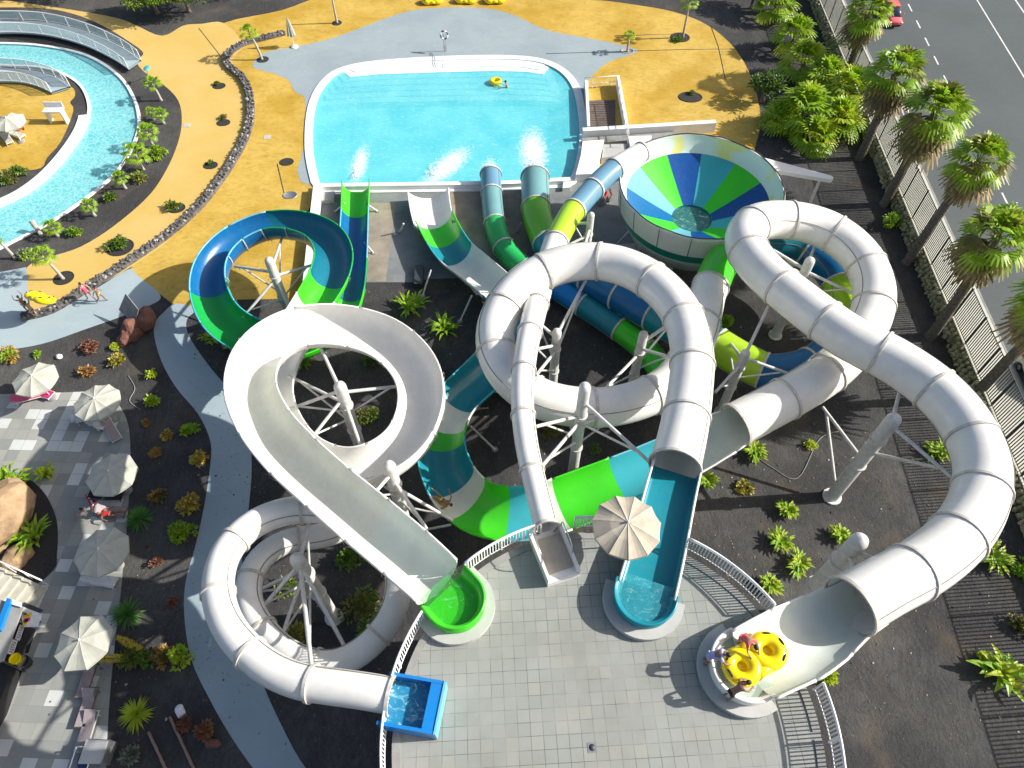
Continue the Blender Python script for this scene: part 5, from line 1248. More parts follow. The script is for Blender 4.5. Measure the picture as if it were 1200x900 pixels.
for a in [(255, 99, .3, .3, A1, 'low plant in the top pit by the lava wall'), (262, 139, .35, .4, ['l_olive'], 'brownish plant in the second pit by the lava wall'), (247, 192, .28, .3, A1, 'low plant in the third pit by the lava wall'), (203, 244, .6, .5, A1, 'low olive bush in the pit near the river bank'), (139, 289, .95, .8, ['l_olive', 'l_mid'], 'round olive bush filling the wide pit'), (810, 110, .35, .3, ['l_mid'], 'small weed in the oval pit'), (793, 47, .6, .25, ['l_mid'], 'low grass tuft in the kidney-shaped pit'),
          (185, 185, 1.1, 1.0, ['l_mid', 'l_palm'], 'green bush below the largest small palm'), (165, 210, .7, .6, ['l_palm', 'l_olive'], 'olive bush at the narrow end of the upper river bank'), (130, 233, .5, .5, ['l_mid'], 'small bush below the stones on the river bank'), (88, 274, .6, .5, ['l_mid', 'l_bright'], 'flat green bush on the lower river bank'), (29, 300, .5, .5, ['l_bright', 'l_grey'], 'thin green shrub near the left edge by the river'),
          (8, 214, 1.1, .9, ['l_mid', 'l_olive'], 'dark bush in the gravel below the yellow island'), (24, 205, .8, .7, ['l_mid'], 'bush at the corner of the yellow island'),
          (12, 420, .75, .8, ['l_bright', 'l_orange'], 'green and reddish bush by the left edge above the parasols'), (44, 417, .3, .3, ['l_bright'], 'tiny green plant above the topmost parasol'), (108, 408, .65, .5, ['l_red'], 'reddish brown bush in the gravel above the parasols'), (135, 409, .38, .4, ['l_lime'], 'small lime-green plant below the red rocks'), (138, 424, .55, .4, ['l_olive', 'l_yellow'], 'olive low bush below the lime-green plant'), (102, 437, .5, .35, ['l_orange', 'l_red'], 'rust-coloured low bush above the second parasol'), (178, 441, .42, .5, ['l_lime'], 'small lime-green plant near the footpath bend'),
          (178, 474, .5, .55, ['l_lime', 'l_bright'], 'round lime bush at the right of the white chairs'), (172, 497, .32, .3, ['l_orange'], 'small faded orange plant right of the second parasol'), (197, 511, .42, .4, ['l_orange', 'l_yellow'], 'orange plant between the two lime bushes'), (224, 506, .5, .5, ['l_lime', 'l_bright'], 'lime bush near the inner edge of the footpath'), (184, 533, .48, .5, ['l_orange'], 'orange brown plant right of the third parasol'), (233, 540, .55, .5, ['l_yellow', 'l_orange'], 'golden bush touching the footpath'),
          (187, 582, .55, .5, ['l_orange', 'l_olive'], 'olive orange bush above the green agave'), (223, 593, .78, .8, ['l_orange', 'l_yellow'], 'large rusty bush above the big lime bush'), (218, 625, .95, .9, ['l_lime', 'l_palm'], 'big round lime bush beside the footpath'), (184, 661, .35, .4, ['l_red'], 'small reddish bush above the second agave'), (203, 707, .35, .35, ['l_red'], 'small dark red bush by the footpath'), (163, 777, .95, .8, ['l_olive', 'l_mid'], 'olive bush in the tangle below the second agave'), (192, 770, .55, .6, ['l_orange', 'l_olive'], 'brownish bush right of the yellow plumes'), (212, 772, .65, .9, ['l_bright', 'l_lime'], 'bright green bush touching the footpath at lower left'),
          (240, 857, .5, .5, ['l_red', 'l_orange'], 'pinkish dry bush near the bottom of the footpath'), (155, 888, .6, .5, ['l_grey'], 'grey-green bush at the bottom left'), (215, 850, .4, .3, ['l_red'], 'low dark red ground plant by the logs'), (247, 398, .7, .5, ['l_lime', 'l_bright'], 'lime plant beneath the blue and green loop'), (268, 405, .5, .5, ['l_bright'], 'green plant at the lower rim of the blue and green loop'),
          (356, 424, .85, .9, ['l_bright', 'l_mid'], 'leafy bush inside the white open circle at its left'), (440, 425, .9, .9, ['l_mid'], 'shaded bush inside the white open circle at its top right'), (432, 490, .8, .6, ['l_olive', 'l_mid'], 'shaded bush inside the white open circle at its right'), (425, 715, 1.5, 1.3, ['l_olive', 'l_mid'], 'large olive bush inside the coiled tube'), (438, 745, 1.1, 1.0, ['l_olive', 'l_mid'], 'olive bush at the lower right inside the coiled tube'), (347, 748, .9, .8, ['l_yellow', 'l_olive'], 'yellowish bush inside the coiled tube'), (335, 690, .8, .8, ['l_mid', 'l_olive'], 'green bush at the upper left inside the coiled tube'), (410, 655, .9, .8, ['l_mid'], 'dark green bush at the top inside the coiled tube'),
          (645, 505, .8, .6, ['l_olive'], 'olive bush below the middle ring'), (697, 528, .4, .4, ['l_mid'], 'small bush below the middle ring column'), (850, 378, .5, .5, ['l_bright'], 'small bright bush inside the right-hand loop'), (885, 532, .75, .7, ['l_bright', 'l_lime'], 'bright bush beside the striped channel mouth'), (828, 565, .6, .7, ['l_bright'], 'bright bush right of the teal start channel'), (873, 572, .5, .3, ['l_yellow', 'l_olive'], 'yellowish low plant right of the teal start channel'), (950, 522, .4, .35, ['l_lime'], 'small lime plant under the right-hand loop'),
          (920, 599, .6, .5, ['l_bright', 'l_mid'], 'green bush above the cluster near the platform'), (985, 630, .65, .6, ['l_mid', 'l_bright'], 'green bush left of the column by the wide tube'), (912, 636, .75, .6, ['l_bright', 'l_mid'], 'upper bright bush of the cluster near the platform'), (932, 664, .75, .6, ['l_bright', 'l_lime'], 'middle bright bush of the cluster near the platform'), (900, 686, .65, .5, ['l_bright', 'l_mid'], 'lower bright bush of the cluster near the platform railing'), (968, 791, .6, .6, ['l_lime'], 'lime bush just outside the right railing'), (1100, 532, .9, .8, ['l_bright', 'l_mid'], 'bright bush inside the long right-hand bend'), (1165, 655, 1.0, .8, ['l_mid', 'l_bright'], 'bush half under the long right-hand bend'), (1196, 668, .6, .5, ['l_bright'], 'bush at the right edge below the bend'), (1197, 735, .7, .6, ['l_olive'], 'olive bush at the right edge'),
          (1042, 264, 1.1, 1.2, ['l_palm', 'l_bright'], 'round bright bush beside the fence wall'), (985, 62, 1.5, 1.8, ['l_palm', 'l_mid'], 'round shrub between the palm clump and the fence'), (1020, 180, .4, .4, ['l_lime'], 'small pale plant at the foot of a fence palm'), (1150, 770, .3, .3, ['l_lime'], 'tiny plant left of the big-leaved plant'), (1150, 515, .5, .4, ['l_mid'], 'dark tuft at the foot of the fence wall')]:
    if (a[0], a[1]) in ((912, 636), (932, 664), (900, 686), (985, 630), (920, 599), (1100, 532), (885, 532), (356, 424), (828, 565), (1165, 655), (247, 398)):
        strap_plant(a[0], a[1], a[2] * 1.15, ['l_bright', 'l_palm', 'l_lime'], a[5], 60, .09, .55, 'bush', 'bush', 'bushes and small plants in the gravel'); continue
    bush(*a, n=int(120 + 230 * a[2]), L=.17 if a[2] < .5 else .27)
spiky(165, 610, .95, 'l_agave', 'blue-green agave beside the fourth parasol, topmost of the three')
spiky(152, 722, 1.05, 'l_agave', 'blue-green agave above the yellow plumes, middle of the three')
spiky(163, 838, .95, 'l_lime', 'lime agave at the lower left, beside the long logs')
def plume(px, py, bx_, by_, label):
    rd = random.Random(px); a = P(bx_, by_, .4); b = P(px, py, .9); root = thing('yellow_plume_plant', P(bx_, by_, 0), label, 'plant', 'yellow flower plumes'); mb = MB()
    for i in range(260):
        t = rd.random(); c = a + (b - a) * t; w = .30 * math.sin(PI * min(1, .15 + t * .8)); d = Vector((rd.gauss(0, 1), rd.gauss(0, 1), rd.gauss(0, 1))).normalized(); leafcard(mb, c + d * w * .3, (d + (b - a).normalized()).normalized(), Z3, .22, .07, 'l_yellow')
    mb.build('flowers', root); mb = MB(); mb.path([P(bx_, by_, 0), a, b], .03, 'bark', 5); mb.build('stem', root)
plume(118, 772, 150, 771, 'yellow plume leaning left over the terrace edge'); plume(140, 748, 166, 762, 'yellow plume above the olive bush')
for a in [(483, 362, 1.35, ['l_bright', 'l_palm'], 'broad-leaved plant left of the white and green exit slide'), (518, 388, 1.25, ['l_palm', 'l_bright'], 'broad-leaved plant with a dead base left of the middle ring'), (1166, 787, 1.5, ['l_bright', 'l_lime'], 'big-leaved plant in the gravel at lower right', 26, .17), (26, 572, 1.3, ['l_bright', 'l_palm'], 'broad-leaved plant in the terrace bed above the boulder'), (40, 630, 1.3, ['l_bright', 'l_palm'], 'broad-leaved plant in the terrace bed below the boulder'), (8, 565, 1.0, ['l_bright'], 'broad-leaved plant at the left edge of the terrace bed'), (60, 560, .7, ['l_lime'], 'small lime plant at the tip of the terrace bed')]:
    strap_plant(a[0], a[1], a[2], a[3], a[4], *(a[5:] if len(a) > 5 else (34, .10)), h=.9)
# trees at the top
def leafy_tree(px, py, h, r, mats, label, n=3200):
    rd = random.Random(int(px)); p = P(px, py, 0); root = thing('leafy_tree', p, label, 'tree', 'dark trees behind the paving'); mb, top = trunk_mb(p, h * .55, .22, .13, 'bark', (0, 0), False)
    for k in range(6):
        a = k * 1.05; e = top + Vector((math.cos(a) * r * .6, math.sin(a) * r * .6, h * .3)); mb.path([top - Z3 * .2, (top + e) / 2 + Z3 * .15, e], [.09, .06, .02], 'bark', 6)
    mb.build('trunk', root); mb = MB(); crown_cards(mb, (p.x, p.y, h * .72), r, r, h * .38, n, .34, mats, rd, clumps=22); mb.build('crown', root)
leafy_tree(185, 16, 3.6, 3.0, ['l_mid', 'l_dark', 'l_palm'], 'dense dark green tree above the yellow path, left one of the pair')
leafy_tree(222, 14, 3.4, 2.6, ['l_mid', 'l_dark', 'l_palm'], 'dense green tree above the yellow path, right one of the pair', 2600)
leafy_tree(90, -6, 3.0, 2.8, ['l_dark', 'l_olive'], 'dark tree cut by the top edge above the footbridge', 2000)
leafy_tree(20, -4, 3.0, 2.6, ['l_dark', 'l_olive'], 'dark tree in the top left corner', 1800)
leafy_tree(300, -14, 3.5, 2.8, ['l_dark', 'l_mid'], 'dark tree hidden above the top edge left of the tubes', 1600)
leafy_tree(690, -16, 4.5, 2.6, ['l_dark', 'l_mid'], 'tree just outside the top edge, shading the yellow paving', 1800)
leafy_tree(745, -14, 4.5, 2.4, ['l_dark', 'l_mid'], 'tree outside the top edge left of the kidney-shaped pit', 1600)
leafy_tree(640, -18, 4.5, 2.6, ['l_dark', 'l_mid'], 'tree just outside the top edge above the grey paving', 1600)
leafy_tree(880, 10, 3.2, 2.2, ['l_mid', 'l_dark'], 'dark leafy tree at the top edge, left of the young fan palms', 1800)
leafy_tree(893, 120, 2.6, 1.4, ['l_dark', 'l_mid'], 'dark small tree at the edge of the yellow paving left of the palm clump', 900)

# ================================================================ ROCKS, LOGS
def rock(name, px, py, r, m, label, z=.3, seed=1, group=None, sub=3):
    p = P(px, py, 0); mb = MB(); mb.blob((p.x, p.y, z), r, m, seed, .55, sub, facet=True); o = mb.build(name, loc=p); tag(o, label, 'rock', group)
rock('boulder', 158, 391, (.85, .75, .75), 'rock_red', 'jagged red lava boulder beside the grey board', .35, 5, 'red lava boulders')
rock('boulder', 174, 378, (.7, .85, .9), 'rock_red', 'red lava boulder nearest the footpath', .4, 8, 'red lava boulders')
rock('boulder', 147, 400, (.5, .6, .45), 'rock_red', 'smallest red lava boulder, lowest left of the three', .2, 12, 'red lava boulders')
rock('boulder', 4, 612, (1.6, 2.3, 1.5), 'rock_tan', 'big tan boulder in the terrace bed', .4, 21)
rock('boulder', 22, 655, (.8, .7, .5), 'rock_tan', 'small tan boulder by the stair handrail', .2, 23)
rock('boulder', 250, 872, (.35, .25, .2), 'rock_red', 'small reddish stone near the bottom of the footpath', .1, 36)
rock('boulder', 212, 834, (.22, .28, .2), 'kerb', 'small white stone beside the logs', .1, 37)
rock('boulder', 70, 419, (.22, .22, .16), 'kerb', 'white stone in the gravel above the parasols', .1, 38)
rd = random.Random(5); mb = MB()
for i in range(900):
    x, y = rd.uniform(-24, 34), rd.uniform(6, 40); s = rd.uniform(.025, .08); mb.blob((x, y, s * .2), (s, s * rd.uniform(.7, 1.3), s * .5), rd.choice(['stone', 'stone', 'stonelite', 'soil']), i, .4, 1, facet=True)
o = mb.build('scattered_stones'); tag(o, label='loose little stones strewn over the black gravel', kind='stuff')
def log(a, b, label):
    a, b = P(*a, .12), P(*b, .12); rd = random.Random(3); mb = MB(); n = 14; mb.path([a + (b - a) * k / n + Vector((rd.uniform(-.012, .012), rd.uniform(-.012, .012), 0)) for k in range(n + 1)], [rd.uniform(.065, .08) for k in range(n + 1)], 'log', 9)
    root = thing('log', a, label, 'log', 'long thin logs in the gravel'); mb.build('log_body', root)
log((174, 858), (196, 905), 'long thin log below the lime agave'); log((199, 840), (228, 903), 'long thin log right of the other, by the white stone')
bd = MB(); q = P(150, 362, 0); root = thing('board', q, 'grey diamond-shaped board leaning on the red boulders', 'board')
a, b, c, d = P(147, 344, 2.0), P(162, 363, 1.6), P(158, 380, .5), P(139, 363, .9); vs = [a, b, c, d]; n_ = (b - a).cross(d - a).normalized() * .05
bd.add(vs + [v + n_ for v in vs], [(0, 1, 2, 3), (7, 6, 5, 4), (0, 4, 5, 1), (1, 5, 6, 2), (2, 6, 7, 3), (3, 7, 4, 0)], 'concrete'); bd.build('panel', root)

def hose(pts, label):
    L_ = smooth(PL(pts, .03), 6, False); mb = MB(); mb.path(L_, .028, 'concrete', 5); root = thing('irrigation_hose', L_[0], label, 'hose', 'irrigation hoses on the gravel'); mb.build('hose_body', root)
hose([(985, 505), (960, 515), (935, 560), (905, 548), (880, 530)], 'thin hose curling under the lower straight of the right-hand loop')
hose([(150, 440), (158, 455), (152, 470), (165, 480)], 'thin hose beside the white chairs')
rd = random.Random(9); mb = MB()
for i in range(2600):
    x, y = rd.choice([(rd.uniform(8, 30), rd.uniform(6, 30)), (rd.uniform(-22, -12), rd.uniform(8, 34)), (rd.uniform(-12, 12), rd.uniform(10, 38))]); a = rd.uniform(0, 6.28); s = rd.uniform(.04, .14)
    mb.add([(x, y, .012), (x + s * math.cos(a), y + s * math.sin(a), .02), (x + s * .6 * math.cos(a + .9), y + s * .6 * math.sin(a + .9), .035)], [(0, 1, 2)], rd.choice(['l_dead', 'l_olive', 'l_dead2']))
o = mb.build('leaf_litter'); tag(o, label='dry leaves and litter blown over the black gravel', kind='stuff')
# ================================================================ FOOTBRIDGES round the river
def walkway(outer, inner, z, label, rails, name='footbridge'):
    o_ = smooth(PL(outer, z), 8, False); i_ = smooth(PL(inner, z), 8, False); root = thing(name, o_[len(o_) // 2], label, 'footbridge', 'curved footbridges by the lazy river')
    n = len(o_); mb = MB(); poly = [(p.x, p.y) for p in o_] + [(p.x, p.y) for p in reversed(i_)]
    vs = [(p.x, p.y, zz) for L_, zz in ((o_, z), (i_, z), (i_, z - .18), (o_, z - .18)) for p in L_]
    fs = [(j * n + k, ((j + 1) % 4) * n + k, ((j + 1) % 4) * n + k + 1, j * n + k + 1) for j in range(4) for k in range(n - 1)]
    mb.add(vs, fs, 'grey_path'); mb.build('deck', root)
    for L_, m_ in rails:
        L2 = o_ if L_ == 'o' else i_; mb = MB(); mb.path([p + Z3 * 1.0 for p in L2], .05, m_, 6); mb.path([p + Z3 * .15 for p in L2], .03, m_, 4)
        acc = 0
        for k in range(n):
            if k % 4 == 0: mb.box((L2[k].x, L2[k].y, z + .5), (.06, .06, 1.0), m_)
        mb.build('handrail', root)
        mb = MB(); vs = [p + Z3 * .18 for p in L2] + [p + Z3 * .92 for p in L2]; mb.add(vs, [(k, k + 1, n + k + 1, n + k) for k in range(n - 1)], 'railglass'); g = mb.build('glass_panel', root); s = g.modifiers.new('t', 'SOLIDIFY'); s.thickness = .015
walkway([(-110, 34), (-50, 27), (0, 24), (55, 26), (105, 38), (145, 56), (165, 70)], [(-110, 52), (-50, 44), (0, 38), (50, 40), (95, 51), (130, 67), (150, 80)], .5, 'curved blue-grey footbridge with glass-panelled white rails at the top left', [('o', 'railwhite'), ('i', 'railwhite')])
walkway([(-110, 78), (-40, 77), (0, 79), (35, 82), (65, 90), (82, 101)], [(-110, 98), (-40, 96), (0, 95), (25, 96), (45, 101), (60, 108)], .3, 'short blue-grey footbridge onto the yellow island', [('o', 'railwhite'), ('i', 'railwhite')])

# ================================================================ POOLSIDE THINGS
mb = MB(); b = P(522, 60, 0); root = thing('life_ring_stand', b, 'orange and white life ring hung on a steel stand behind the pool', 'life ring stand')
for s in (-.09, .09): mb = MB(); mb.cyl((b.x + s, b.y, 0), (b.x + s, b.y, 1.75), .035, .035, 'galv', 8); mb.build('pole', root)
mb = MB(); c = Vector((b.x, b.y - .12, 1.75))
for k in range(8):
    pts = [c + Vector((.36 * math.cos(2 * PI * (k + j / 5) / 8), 0.16 * math.sin(2 * PI * (k + j / 5) / 8), .32 * math.sin(2 * PI * (k + j / 5) / 8))) for j in range(6)]
    mb.path(pts, .075, 'c_white' if k % 2 else 'dark', 8)
mb.build('life_ring', root)
mb = MB(); mb.path([Vector((b.x - .12, b.y - 2.9, .6)), Vector((b.x - .12, b.y - 3.0, -.3))], .03, 'galv', 6); mb.path([Vector((b.x - .1, b.y - .2, .95)), Vector((b.x - .1, b.y - 2.9, .6))], .025, 'galv', 6); mb.path([Vector((b.x + .1, b.y - .2, .95)), Vector((b.x + .1, b.y - 2.9, .6)), Vector((b.x + .1, b.y - 3.0, -.3))], .025, 'galv', 6); mb.build('hand_rail', root)
# white wall left of the pump floor
def wall(name, pts, w, h, m, label, cat='wall'):
    L_ = PL(pts); mb = strip(L_, -w / 2, w / 2, 0, h, m); root = thing(name, L_[0], label, cat); mb.build('wall_body', root); return root
wall('pool_wall', [(374, 224), (371, 252), (366, 300), (361, 352)], .65, .7, 'kerb', 'white low wall along the left side of the sunken pump floor')
w_ = wall('pool_wall', [(372, 222.5), (440, 221.5), (520, 220.5), (600, 219), (668, 215)], .45, .5, 'kerb', 'white pool edge wall under the slide mouths')
wall('retaining_wall', [(682, 163), (740, 159.5), (836, 153.5)], .5, 1.0, 'kerb', 'white retaining wall running from the pool steps to the bowl')
wall('retaining_wall', [(682, 170), (740, 166), (790, 163)], .8, .45, 'concrete', 'grey ledge in front of the white retaining wall')
def slab(name, px4, h, m, label, cat, grp=None):
    L_ = PL(px4); mb = MB(); mb.prism([(p.x, p.y) for p in L_], 0.02, h, m); root = thing(name, L_[0], label, cat, grp); mb.build('body', root); return root
slab('plant_box', [(682, 174), (707, 172), (703, 190), (699, 212), (674, 213), (680, 190)], .75, 'kerb', 'white concrete plinth at the right corner of the pool', 'plinth')
slab('plant_box', [(707, 176), (734, 175), (731, 188), (704, 192)], .6, 'concrete_l', 'grey concrete block beside the white plinth', 'plinth')
slab('plant_box', [(735, 170), (762, 169), (758, 181), (737, 182)], .9, 'kerb', 'white block against the retaining wall behind the bowl', 'plinth')
slab('pump_cover', [(378, 229), (393, 228), (392, 238), (377, 239)], .35, 'concrete_l', 'small pale box by the left wall of the pump floor', 'box')
slab('pump_cover', [(660, 216), (668, 215), (668, 224), (659, 225)], .4, 'c_white', 'small white box between the exit tubes', 'box')
slab('pump_cover', [(722, 290), (744, 288), (746, 303), (724, 305)], .3, 'concrete_l', 'pale square cover at the foot of the bowl', 'box')
slab('dark_hatch', [(487, 316), (497, 316), (496, 338), (486, 338)], .5, 'dark', 'dark upright vents at the bottom corner of the pump floor', 'vent')
q = P(705, 240, 0); root = thing('water_pump', q, 'small grey pump with red pipework between the tubes and the bowl', 'pump')
mb = MB(); mb.cyl(q, q + Z3 * .7, .28, .28, 'galv', 14, dome=True); mb.build('motor', root); mb = MB(); mb.path([q + Vector((.2, .3, .3)), q + Vector((.5, 1.0, .4)), q + Vector((.4, 1.7, .3))], .12, 'c_red', 8); mb.path([q + Vector((.5, .1, .2)), q + Vector((.9, .8, .3)), q + Vector((.8, 1.6, .3))], .10, 'c_brown', 8); mb.build('pipe', root)
q = P(736, 222, 0)
# step box with decking and railings
root = thing('step_enclosure', P(700, 140, 0), 'white-walled entry deck of brown slats with tube railings, right of the pool', 'deck enclosure')
mb = MB(); mb.prism([(p.x, p.y) for p in PL([(689, 119), (721, 118), (721, 157), (691, 157)])], .03, .10, 'wood')
d0, d1 = P(689, 119), P(691, 157)
for k in range(14): y = d0.y + (d1.y - d0.y) * (k + .5) / 14; mb.box((P(705, 138).x, y, .115), (2.15, .24, .03), 'wood')
mb.build('deck', root)
for pts, hh in (([(686, 104), (687, 118), (689, 158)], .9), ([(723, 100), (728, 128), (733, 157)], 1.0), ([(688, 160), (735, 158)], .8)):
    L_ = PL(pts); mb = strip(L_, -.13, .13, 0.02, hh, 'kerb'); mb.build('side_wall', root)
mb = MB(); rp = PL([(684, 104), (724, 101)], 0)
for zz in (.5, 1.1): mb.path([rp[0] + Z3 * zz, rp[1] + Z3 * zz], .035, 'railwhite', 6)
for k in range(9): q = rp[0] + (rp[1] - rp[0]) * k / 8; mb.cyl(q, q + Z3 * 1.1, .022, .022, 'railwhite', 6)
mb.build('rail', root)
mb = MB(); rp = PL([(726, 101), (737, 157)], 1.9)
mb.path(rp, .04, 'railwhite', 6); mb.path([p - Z3 * .4 for p in rp], .03, 'railwhite', 6)
for k in range(7): q = rp[0] + (rp[1] - rp[0]) * k / 6; mb.cyl((q.x, q.y, 1.0), q, .022, .022, 'railwhite', 6)
mb.build('rail', root)
# chair frame / white stand on the island
q = P(80, 142, 0); root = thing('lifeguard_chair', q, 'white angular lifeguard stand on the yellow island', 'lifeguard stand')
mb = MB(); mb.box((q.x - .8, q.y, 1.15), (1.7, .85, .12), 'c_white'); mb.build('seat', root)
mb = MB(); mb.box((q.x + .05, q.y - .2, .58), (.14, .6, 1.15), 'c_white'); mb.build('leg', root); mb = MB(); mb.box((q.x - 1.5, q.y, .55), (.12, .6, 1.1), 'c_white'); mb.build('leg', root)
mb = MB(); mb.box((q.x - .8, q.y + .4, 1.45), (1.7, .08, .5), 'c_white'); mb.build('backrest', root)
# white stump
q = P(48, 275, 0); mb = MB(); mb.cyl(q, q + Vector((-.5, .6, .9)), .16, .22, 'bark_pale', 9); root = thing('tree_stump', q, 'pale leaning stump on the lower river bank', 'stump'); mb.build('trunk', root)
q = P(172, 80, 1.5); root = thing('surfboard_sign', P(173, 90, 0), 'small turquoise and white leaf-shaped sign at the footbridge end', 'sign')
mb = MB(); mb.lathe([(0, .06), (.34, .05), (.38, 0)], (0, 0, 0), 'g_aqua', 18); mb.v = [(v[0] * .8 + q.x, v[1] * 1.2 + q.y, v[2] + q.z) for v in mb.v]; mb.build('board', root); mb = MB(); mb.cyl(P(173, 90, 0), q, .04, .04, 'steel', 6); mb.build('post', root)
# paving drains and joints
for i, (px, py) in enumerate([(219, 147), (313, 161), (88, 60)][:2]):
    q = P(px, py, 0); mb = MB(); mb.box((q.x, q.y, .02), (.6, .6, .02), 'concrete_l', .1); o = mb.build('manhole_cover', loc=q); tag(o, ['square pale cover in the yellow path left of the pits', 'small white square cover in the paving left of the pool'][i], 'cover')
mb = MB()
for pts in ([(233, 33), (262, 70)], [(833, 30), (842, 55), (850, 92)], [(640, 63), (735, 60), (800, 58), (880, 57)], [(720, 42), (790, 40)], [(325, 192), (333, 226)]):
    L_ = PL(pts, .012); mb.path(L_, .035, 'dark', 4)
o = mb.build('paving_joints'); tag(o, kind='structure')

# ================================================================ TERRACE CORNER
# stairs: treads climb to the left
st = thing('stairs', P(45, 680, 0), 'pale stone stairs with white handrails at the left edge below the terrace bed', 'stairs')
for k in range(6):
    x0 = 52 - 9.5 * k; z = .17 * (k + 1) 
    poly = [P(x0 + 2 - 0, 655 + 4.5 * (5 - k) - 0, 0), P(x0 - 12, 655 + 4.5 * (5 - k) - 6, 0), P(x0 - 24, 690 + 4.5 * (5 - k) - 8, 0), P(x0 - 10, 690 + 4.5 * (5 - k), 0)]
st0 = P(57, 690, 0); st1 = P(3, 668, 0); sd = Vector((st1.x - st0.x, st1.y - st0.y, 0)).normalized(); sn = Vector((-sd.y, sd.x, 0)); 
if sn.y > 0: sn = -sn
for k in range(8):
    mb = MB(); o_ = st0 + sd * (.46 * k); e = o_ + sd * .47; poly = [o_, e, e + sn * 1.9, o_ + sn * 1.9]; mb.prism([(p.x + sd.x * .0, p.y) for p in poly], .012, .16 * (k + 1), 'terr_step'); mb.build('step', st)
for s, off in ((0, -.15), (1, 2.0)):
    mb = MB(); a = st0 + sn * off + Z3 * .9; b = st0 + sd * 3.7 + sn * off + Z3 * 2.1; mb.path([a, b], .045, 'railwhite', 6)
    for k in range(4): q = a + (b - a) * (k / 3.2 + .02); mb.cyl((q.x, q.y, 0), q, .025, .025, 'railwhite', 6)
    mb.build('handrail', st)
# kiosk with blue beam, posters and boards
kq = P(14, 745, 0); ks = thing('kiosk', kq, 'open kiosk roof with a blue beam and white boards at the left edge', 'kiosk')
def pbox(pts, z0, z1, m, nm, root): mb = MB(); L_ = [P(a, b, z0) for a, b in pts]; mb.prism([(p.x, p.y) for p in L_], z0, z1, m); return mb.build(nm, root)
pbox([(-40, 690), (28, 712), (5, 775), (-40, 790)], 1.9, 2.0, 'concrete', 'roof', ks)
pbox([(11, 702), (16, 704), (3, 740), (-3, 738)], 2.02, 2.25, 'g_bblue', 'beam', ks)
pbox([(16, 703), (26, 707), (25, 712), (15, 709)], 2.02, 2.15, 'c_white', 'cap', ks)
for a, b in ((24, 716), (4, 775)):
    q = P(a, b, 1.9); mb = MB(); mb.cyl((q.x, q.y, 0), (q.x, q.y, 1.9), .06, .06, 'dark', 8); mb.build('post', ks)
pbox([(29, 734), (42, 738), (30, 775), (8, 838), (-30, 905), (-60, 905), (-14, 800)], 0.01, .9, 'black', 'counter', ks)
def board(pts, z, label, kind):
    root = thing('notice_board', P(*pts[0], z), label, 'sign', 'white boards at the kiosk'); pbox(pts, z, z + .05, 'c_white', 'board', root)
    a, b, c, d = [P(x, y, z + .054) for x, y in pts]
    for r_ in range(3):
        for c_ in range(5):
            u, v = .14 + c_ * .16, .2 + r_ * .24; o_ = a + (b - a) * v + (d - a) * u; e1 = (b - a) * .13; e2 = (d - a) * (.10 if (r_ + c_) % 3 else .06); mb = MB() if (r_ == 0 and c_ == 0) else mb; mb.add([o_, o_ + e1, o_ + e1 + e2, o_ + e2], [(0, 1, 2, 3)], 'c_navy')
    mb.build('lettering', root)
board([(24, 732), (29, 734), (23, 751), (18, 749)], 1.2, 'white board with small dark lettering, the upper of two', 0)
board([(14, 749), (21, 751), (15, 768), (9, 766)], 1.2, 'white board with small dark lettering, the lower of two', 0)
root = thing('poster', P(35, 722, 1.5), 'white poster with orange and yellow blotches at the kiosk corner', 'poster'); pbox([(24, 710), (50, 720), (44, 735), (28, 735)], 1.35, 1.4, 'c_white', 'sheet', root)
mb = MB()
for k, (a, b, m_) in enumerate([(30, 722, 'c_yellow'), (33, 726, 'c_coral'), (29, 731, 'c_yellow'), (35, 720, 'c_yellow'), (30, 727, 'c_red')]): q = P(a, b, 1.406); mb.lathe([(0, .0), (.13, .0)], q, m_, 7)
mb.build('print', root)
pbox2 = thing('bench', P(40, 712, 0), 'low dark bench between the stairs and the poster', 'bench'); pbox([(29, 706), (51, 715), (45, 720), (27, 711)], .5, .6, 'dark', 'seat', pbox2); pbox([(30, 708), (33, 709), (32, 712), (29, 711)], .0, .499, 'terr_step', 'leg', pbox2); pbox([(45, 714), (48, 715), (46, 718), (43, 717)], .0, .499, 'terr_step', 'leg', pbox2)
q = P(22, 774, .9); root = thing('yellow_bin', Vector((q.x, q.y, .9)), 'round yellow bucket standing on the black kiosk counter', 'bucket'); mb = MB(); mb.lathe([(0, .02), (.22, .02), (.26, .38), (.29, .40), (.28, .34), (.24, .0), (0, 0)], (q.x, q.y, .9), 'yellowtube', 20); mb.lathe([(0, .3), (.25, .3)], (q.x, q.y, .9), 'yellowtube', 20); mb.build('body', root)
q = P(33, 778, 0); root = thing('flower_pot', q, 'dark round pot beside the yellow bucket', 'pot'); mb = MB(); mb.lathe([(0, .0), (.24, .0), (.36, .55), (.40, .6), (.33, .58), (.3, .45), (0, .45)], q, 'dark', 20); mb.build('body', root); mb = MB(); mb.lathe([(0, .47), (.3, .46)], q, 'soil', 16); mb.build('soil', root)
